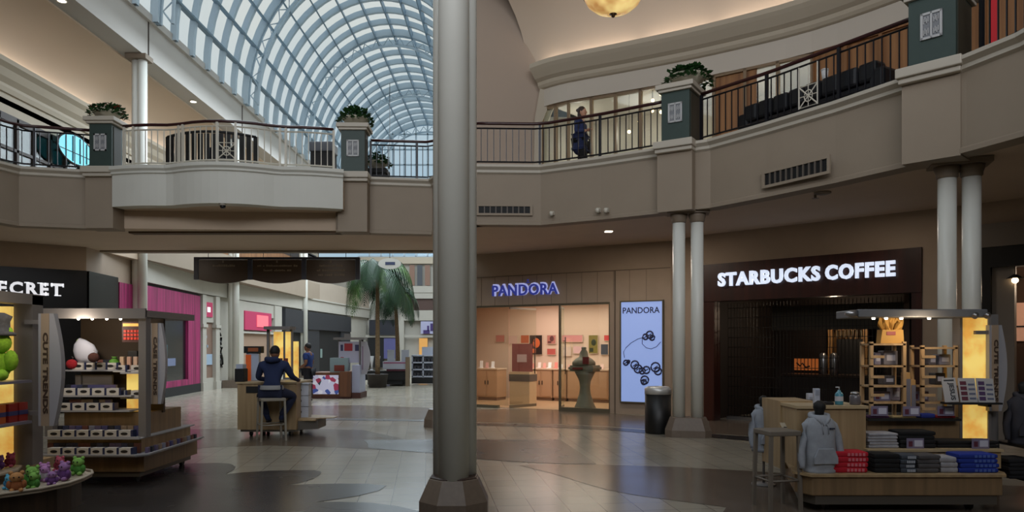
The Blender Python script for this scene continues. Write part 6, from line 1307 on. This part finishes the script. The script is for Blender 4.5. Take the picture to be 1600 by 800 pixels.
t = thing('flyer', 'white folded flyer with a dark squiggle on the cabinet side shelf', 'paper', (X(1232, 7.95), 8.0, .747)); m_ = MB(); m_.rings([[(-.07, -.08, 0), (.07, -.08, 0), (.07, -.075, 0), (-.07, -.075, 0)], [(-.07, .02, .07), (.07, .02, .07), (.07, .025, .07), (-.07, .025, .07)]], True, False); m_.make('sheet', M('sheet', (170, 160, 140), .6), t); m_ = MB(); m_.tube([(-.05, -.05, .03), (0, -.04, .022), (.05, -.05, .028)], .005, 4); m_.make('squiggle', blackmatt, t)
# hoodies on torso forms
def hoodie(label, x, y, z, s, c, rz=0, stand=0, mark=True):
    t = thing('hoodie_display', label, 'hoodie', (x, y, z), rz); mat = M('hoodie_%d' % c[0], c, .9, noise=.1, nscale=14)
    rs = []
    for w, d, h in ((.15, .12, -.02), (.155, .125, .02), (.14, .11, .045), (.15, .12, .07), (.15, .125, .2), (.14, .115, .34), (.155, .105, .44), (.14, .09, .50), (.09, .075, .545), (.055, .055, .56)):
        rs.append([(w*s*math.copysign(abs(math.cos(a))**.8, math.cos(a)), d*s*math.copysign(abs(math.sin(a))**.8, math.sin(a)), h*s) for a in [2*PI*i/24 for i in range(24)]])
    m_ = MB(); m_.rings(rs); m_.make('torso', mat, t)
    for sx in (-1, 1):
        m_ = MB(); m_.tube([(sx*.10*s, .0, .49*s), (sx*.14*s, -.0, .45*s), (sx*.18*s, -.01*s, .34*s), (sx*.20*s, -.02*s, .22*s), (sx*.205*s, -.04*s, .12*s), (sx*.203*s, -.05*s, .07*s), (sx*.202*s, -.052*s, .04*s)], [.04*s, .046*s, .042*s, .038*s, .036*s, .027*s, .03*s], 12); m_.make('sleeve', mat, t)
    m_ = MB(); m_.tube([(-.01*s, -.095*s, .46*s), (-.05*s, -.075*s, .52*s), (-.085*s, .0*s, .545*s), (-.05*s, .07*s, .55*s), (0, .09*s, .55*s), (.05*s, .07*s, .55*s), (.085*s, .0*s, .545*s), (.05*s, -.075*s, .52*s), (.01*s, -.095*s, .46*s)], [.012*s, .022*s, .03*s, .036*s, .038*s, .036*s, .03*s, .022*s, .012*s], 10); m_.make('hood', mat, t)
    m_ = MB(); m_.slab([(-.12*s, .09*s), (.12*s, .09*s), (.12*s, .15*s), (.08*s, .24*s), (-.08*s, .24*s), (-.12*s, .15*s)], -.138*s, -.110*s); m_.make('pocket', mat, t, bevel=.004)
    if mark:
        m_ = MB(); [m_.box((.03+.018*k)*s, (.043+.018*k)*s, -.118*s, -.108*s, .425*s, .44*s) for k in range(4)]; m_.make('chest_print', M('chest_ink', (40, 44, 60), .7), t)
        for sx in (-1, 1): m_ = MB(); m_.tube([(sx*.025*s, -.08*s, .50*s), (sx*.03*s, -.12*s, .45*s), (sx*.028*s, -.128*s, .38*s)], .004*s, 5); m_.make('drawstring', mat, t)
    m_ = MB(); m_.lathe([(.04*s, .54*s), (.045*s, .59*s), (.06*s, .63*s), (.058*s, .67*s), (.02*s, .70*s)], n=18); m_.make('neck_form', blackmatt, t)
    if stand: m_ = MB(); m_.tube([(0, 0, .02), (0, 0, -z+.02)], .015, 8); m_.lathe([(.14, -z), (.14, -z+.02), (.02, -z+.03)], n=20); m_.make('stand', greyframe, t)
    return t
hoodie('pale grey hoodie on a black-necked torso form at the platform corner', X(1283, 7.4), 7.44, .387, 1.02, (148, 153, 161), .1)
hoodie('grey hoodie on a stand behind the wooden cabinet, half hidden', X(1200, 8.6), 8.75, .42, .92, (136, 142, 152), .3, stand=1, mark=False)
hoodie('dark charcoal hoodie on a stand at the right-hand end'.replace('at the right-hand end', 'past the blade sign of the apparel kiosk'), X(1590, 8.1), 8.0, .60, .95, (52, 52, 60), -.1, stand=0, mark=False)
t = thing('display_table', 'low dark table holding the charcoal hoodie', 'table', (X(1596, 8.1), 8.0, 0)); m_ = MB(); m_.box(-.2, .5, -.3, .3, .57, .598); m_.make('top', blackmatt, t)
for sx, sy in ((-.17, -.26), (.46, -.26), (-.17, .26), (.46, .26)): m_ = MB(); m_.box(sx-.02, sx+.02, sy-.02, sy+.02, 0, .57); m_.make('leg', blackmatt, t)
m_ = MB(); m_.box(-.18, .48, -.26, .26, .22, .25); m_.make('lower_shelf', blackmatt, t)
shirts(5, 1577, 1620, 7.75, .251, (22, 22, 26), 'black folded shirt under the low dark table', 'folded shirts under the low dark table', .04, .3)
# =================================================================== people
skin_m = M('skin_brown', (120, 80, 58), .55); hair_m = M('hair_black', (16, 14, 14), .7)
def body(name, joints, bones, mat, parent, root):
    me = bpy.data.meshes.new(name); names = list(joints); idx = {k: i for i, k in enumerate(names)}
    me.from_pydata([joints[k][0] for k in names], [(idx[a], idx[b]) for a, b in bones], []); me.update()
    o = bpy.data.objects.new(name, me); C.objects.link(o); o.parent = parent
    sk = o.modifiers.new('skin', 'SKIN'); sk.use_smooth_shade = True
    if not me.skin_vertices: bpy.context.view_layer.objects.active = o; bpy.ops.mesh.customdata_skin_add()
    for k in names:
        r = joints[k][1]; r = r if isinstance(r, tuple) else (r, r); me.skin_vertices[0].data[idx[k]].radius = r
    me.skin_vertices[0].data[idx[root]].use_root = True
    ss = o.modifiers.new('sub', 'SUBSURF'); ss.levels = 1; ss.render_levels = 2
    me.materials.append(mat); return o
def figure(label, loc, rz, J, B, top, legs_m, skinc, hairc, garments, group=None, hair_long=False):
    """one continuous skin-coloured body; clothes are slightly larger shells over it"""
    t = thing('person', label, 'person', loc, rz)
    body('body', J, B, skinc, t, 'pelvis')
    return t
def head(t, p, s, skinc, hairc, yaw=0, long=False, tilt=0):
    """face details and hair on the body's head"""
    R_ = Matrix.Translation(Vector(p)) @ Matrix.Rotation(yaw, 4, 'Z') @ Matrix.Rotation(tilt, 4, 'X')
    m_ = MB(); m_.T = R_; m_.ball((0, 0, 0), .1*s, 20, 14, .78, .98, 1.15)
    m_.ball((0, -.093*s, -.015*s), .018*s, 8, 6, .8, 1.1, 1.6); m_.ball((0, -.03*s, -.07*s), .06*s, 12, 8, .85, 1, .8)
    for sx in (-1, 1): m_.ball((sx*.078*s, .01*s, -.01*s), .022*s, 8, 6, .4, .8, 1.3)
    m_.make('head', skinc, t)
    m_ = MB(); m_.T = R_
    for sx in (-1, 1): m_.ball((sx*.03*s, -.088*s, .012*s), .009*s, 6, 5)
    m_.make('eyes', blackmatt, t)
    m_ = MB(); m_.T = R_; m_.ball((0, -.09*s, -.055*s), .022*s, 8, 5, 1, .35, .3); m_.make('mouth', M('lip', (110, 56, 50), .5), t)
    m_ = MB(); m_.T = R_; m_.ball((0, .018*s, .03*s), .102*s, 18, 12, .84, .98, 1.02)
    if long: m_.ball((0, .05*s, -.06*s), .08*s, 14, 10, .95, .8, 1.5); m_.ball((0, .10*s, .05*s), .045*s, 10, 8)
    m_.make('hair', hairc, t)
def hand(m_, w, d, s=1.0, curl=.5, side=1):
    """palm, four fingers and a thumb from the wrist w towards d"""
    w = Vector(w); d = Vector(d).normalized(); a = d.cross(Vector((0, 0, 1))); a = a.normalized() if a.length > .1 else Vector((1, 0, 0)); n = a.cross(d).normalized()
    m_.tube([w, w+d*.045*s, w+d*.09*s], [.026*s, .038*s, .034*s], 8)
    for k, L in ((-1.5, .06), (-.5, .075), (.5, .072), (1.5, .055)):
        b = w+d*.085*s+a*k*.018*s; p = b+d*L*.5*s; q_ = p+(d*math.cos(curl)-n*math.sin(curl))*L*.5*s; m_.tube([b, p, q_], [.0095*s, .0085*s, .007*s], 6)
    b = w+d*.03*s+a*side*.034*s; m_.tube([b, b+(d+a*side*.8)*.03*s, b+(d+a*side*.4)*.055*s-n*.01], [.011*s, .0095*s, .008*s], 6)
navy = M('hoodie_navy', (28, 40, 74), .9, noise=.1, nscale=10); jean = M('jeans_navy', (26, 32, 56), .9, noise=.1, nscale=14); shoe = M('shoe_dark', (20, 19, 20), .6); shirtw = M('tee_grey', (150, 150, 150), .9)
# seated man, facing away from the visitor (+y), on the silver stool
sx0, sy0 = X(424, 12.95), 12.95
t = thing('person', 'man in a navy hoodie and jeans sitting on a bar stool, leaning on the counter', 'person', (sx0, sy0, 0), 0)
J = {'pelvis': ((0, 0, .86), (.15, .12)), 'waist': ((0, .04, 1.0), (.145, .11)), 'chest': ((0, .10, 1.18), (.19, .13)), 'upper': ((0, .14, 1.32), (.17, .11)), 'neck': ((0, .17, 1.42), .055), 'headb': ((0, .20, 1.50), .06),
     'shl': ((-.21, .14, 1.31), .085), 'ell': ((-.31, .20, 1.08), .055), 'wrl': ((-.17, .47, 1.03), .034), 'shr': ((.21, .14, 1.31), .085), 'elr': ((.30, .22, 1.10), .055), 'wrr': ((.34, .48, 1.03), .034),
     'hl': ((-.11, .06, .84), .105), 'kl': ((-.30, .30, .76), .078), 'al': ((-.13, .20, .36), .048), 'tl': ((-.14, .32, .31), .042), 'hr': ((.11, .06, .84), .105), 'kr': ((.32, .30, .76), .078), 'ar': ((.10, .20, .36), .048), 'tr': ((.11, .32, .31), .042)}
Bn = [('pelvis', 'waist'), ('waist', 'chest'), ('chest', 'upper'), ('upper', 'neck'), ('neck', 'headb'), ('upper', 'shl'), ('shl', 'ell'), ('ell', 'wrl'), ('upper', 'shr'), ('shr', 'elr'), ('elr', 'wrr'), ('pelvis', 'hl'), ('hl', 'kl'), ('kl', 'al'), ('al', 'tl'), ('pelvis', 'hr'), ('hr', 'kr'), ('kr', 'ar'), ('ar', 'tr')]
body('body', J, Bn, navy, t, 'pelvis')
# jeans over hips and legs
JL = {k: (v[0], tuple(x*1.08 for x in (v[1] if isinstance(v[1], tuple) else (v[1], v[1])))) for k, v in J.items() if k in ('pelvis', 'hl', 'kl', 'al', 'hr', 'kr', 'ar')}
JL['pelvis'] = ((0, .0, .845), (.165, .13)); JL['al'] = ((-.13, .20, .40), (.055, .055)); JL['ar'] = ((.10, .20, .40), (.055, .055))
body('jeans', JL, [('pelvis', 'hl'), ('hl', 'kl'), ('kl', 'al'), ('pelvis', 'hr'), ('hr', 'kr'), ('kr', 'ar')], jean, t, 'pelvis')
m_ = MB(); m_.rings([[(.205*k*math.cos(2*PI*i/24), .02+.165*k*math.sin(2*PI*i/24), z) for i in range(24)] for k, z in ((1.02, .89), (1.04, .91), (.97, .965))], False); m_.make('tee_hem', shirtw, t)
m_ = MB(); m_.tube([(-.1, .10, 1.40), (-.09, .03, 1.42), (0, -.0, 1.41), (.09, .03, 1.42), (.1, .10, 1.40)], [.03, .05, .055, .05, .03], 10); m_.make('hood', navy, t)
head(t, (0, .21, 1.53), 1.0, skin_m, hair_m, PI, tilt=.3)
m_ = MB(); hand(m_, J['wrl'][0], (.5, .8, 0), 1, .4, 1); hand(m_, J['wrr'][0], (-.3, 1, 0), 1, .4, -1); m_.make('hands', skin_m, t)
for x_ in (-.14, .11): m_ = MB(); m_.ball((x_, .29, .315), .05, 12, 8, .9, 2.4, .8); m_.make('shoe', shoe, t)
# standing man facing the gadget kiosk
t = thing('person', 'man in a royal blue polo standing between the counter and the gadget kiosk', 'person', (X(482, 22.0), 22.0, 0), -1.75)
blue = M('polo_blue', (28, 52, 110), .9, noise=.08, nscale=10)
J = {'pelvis': ((0, 0, .94), (.15, .11)), 'waist': ((0, 0, 1.08), (.145, .105)), 'chest': ((0, -.01, 1.26), (.165, .12)), 'upper': ((0, .0, 1.40), (.13, .09)), 'neck': ((0, -.01, 1.49), .055), 'headb': ((0, -.03, 1.56), .058),
     'shl': ((-.18, 0, 1.40), .066), 'ell': ((-.24, .02, 1.13), .046), 'wrl': ((-.2, -.2, 1.02), .032), 'shr': ((.18, 0, 1.40), .066), 'elr': ((.25, .04, 1.13), .046), 'wrr': ((.2, -.2, 1.0), .032),
     'hl': ((-.10, 0, .90), .10), 'kl': ((-.11, -.01, .50), .066), 'al': ((-.12, .02, .09), .044), 'tl': ((-.13, -.12, .045), .036), 'hr': ((.10, 0, .90), .10), 'kr': ((.12, -.01, .50), .066), 'ar': ((.13, .03, .09), .044), 'tr': ((.15, -.11, .045), .036)}
body('body', J, Bn, skin_m, t, 'pelvis')
inf = lambda ks, f, src: {k: (src[k][0], tuple(x*f for x in (src[k][1] if isinstance(src[k][1], tuple) else (src[k][1],)*2))) for k in ks}
JT = inf(('pelvis', 'waist', 'chest', 'upper', 'shl', 'shr'), 1.12, J); JT['neck'] = ((0, .0, 1.455), (.085, .08)); JT['sl2'] = ((-.225, .012, 1.22), (.066, .066)); JT['sr2'] = ((.23, .028, 1.22), (.066, .066))
body('polo', JT, [('pelvis', 'waist'), ('waist', 'chest'), ('chest', 'upper'), ('upper', 'neck'), ('upper', 'shl'), ('shl', 'sl2'), ('upper', 'shr'), ('shr', 'sr2')], blue, t, 'pelvis')
body('trousers', inf(('pelvis', 'hl', 'kl', 'al', 'hr', 'kr', 'ar'), 1.14, J), [('pelvis', 'hl'), ('hl', 'kl'), ('kl', 'al'), ('pelvis', 'hr'), ('hr', 'kr'), ('kr', 'ar')], M('trouser_dark', (22, 24, 34), .9), t, 'pelvis')
head(t, (0, -.03, 1.62), 1.0, skin_m, hair_m, 0)
m_ = MB(); hand(m_, J['wrl'][0], (.2, -1, .1), 1, .5, 1); hand(m_, J['wrr'][0], (-.2, -1, .1), 1, .5, -1); m_.make('hands', skin_m, t)
for x_, y_ in ((-.13, -.05), (.145, -.04)): m_ = MB(); m_.ball((x_, y_, .045), .05, 12, 8, .9, 2.5, .85); m_.make('shoe', shoe, t)
# woman on the gallery
t = thing('person', 'woman in a long navy coat walking along the upper gallery with a brown shoulder bag', 'person', (X(907, 15.7), 15.7, UPF), 1.15)
coat = M('coat_navy', (26, 38, 76), .85, noise=.1, nscale=10)
J = {'pelvis': ((0, 0, .90), (.14, .11)), 'waist': ((0, 0, 1.04), (.125, .10)), 'chest': ((0, -.01, 1.2), (.15, .115)), 'upper': ((0, .0, 1.33), (.12, .085)), 'neck': ((0, -.01, 1.42), .045), 'headb': ((0, -.03, 1.49), .05),
     'shl': ((-.16, 0, 1.33), .056), 'ell': ((-.21, .03, 1.08), .042), 'wrl': ((-.19, -.2, 1.08), .028), 'shr': ((.16, 0, 1.33), .056), 'elr': ((.22, .06, 1.08), .042), 'wrr': ((.2, .0, .86), .028),
     'hl': ((-.09, 0, .86), .09), 'kl': ((-.10, -.14, .50), .062), 'al': ((-.10, -.16, .09), .04), 'tl': ((-.10, -.29, .045), .032), 'hr': ((.09, 0, .86), .09), 'kr': ((.10, .03, .48), .062), 'ar': ((.10, .24, .11), .04), 'tr': ((.10, .13, .05), .032)}
body('body', J, Bn, M('skin_light', (176, 130, 104), .55), t, 'pelvis')
JC = inf(('pelvis', 'waist', 'chest', 'upper', 'shl', 'ell', 'shr', 'elr'), 1.2, J); JC['mid'] = ((0, 0, .75), (.185, .155)); JC['hem'] = ((0, 0, .62), (.17, .15)); JC['wl'] = ((-.195, -.16, 1.08), (.04, .04)); JC['wr'] = ((.205, .01, .90), (.04, .04)); JC['pelvis'] = ((0, 0, .88), (.185, .15)); JC['neck'] = ((0, 0, 1.385), (.07, .07))
body('coat', JC, [('pelvis', 'waist'), ('waist', 'chest'), ('chest', 'upper'), ('upper', 'neck'), ('upper', 'shl'), ('shl', 'ell'), ('ell', 'wl'), ('upper', 'shr'), ('shr', 'elr'), ('elr', 'wr'), ('pelvis', 'mid'), ('mid', 'hem')], coat, t, 'pelvis')
body('trousers', inf(('pelvis', 'hl', 'kl', 'al', 'hr', 'kr', 'ar'), 1.12, J), [('pelvis', 'hl'), ('hl', 'kl'), ('kl', 'al'), ('pelvis', 'hr'), ('hr', 'kr'), ('kr', 'ar')], M('trouser_black', (12, 12, 14), .9), t, 'pelvis')
head(t, (0, -.04, 1.54), .95, M('skin_light', (176, 130, 104), .55), M('hair_brown', (48, 32, 24), .7), 0, True)
m_ = MB(); hand(m_, J['wrl'][0], (.1, -1, .2), .9, .9, 1); hand(m_, J['wrr'][0], (0, -.3, -1), .9, .4, -1); m_.make('hands', M('skin_light', (176, 130, 104), .55), t)
for x_, y_, z_ in ((-.10, -.21, .045), (.10, .19, .06)): m_ = MB(); m_.ball((x_, y_, z_), .045, 12, 8, .9, 2.5, .9); m_.make('shoe', M('shoe_white', (200, 200, 205), .5), t)
tb = thing('shoulder_bag', 'brown shoulder bag hanging at the hip of the woman in the navy coat', 'bag', (X(907, 15.7)+math.cos(1.15)*.27, 15.7+math.sin(1.15)*.27, UPF+.72), 1.15)
m_ = MB(); m_.box(-.05, .05, -.15, .15, 0, .24); m_.make('body', M('bag_brown', (70, 36, 24), .5), tb, bevel=.02); m_ = MB(); m_.tube([(-.0, -.12, .24), (-.06, -.05, .5), (-.1, 0, .68), (-.06, .05, .5), (0, .12, .24)], .01, 6); m_.make('strap', M('bag_brown', (70, 36, 24), .5), tb)
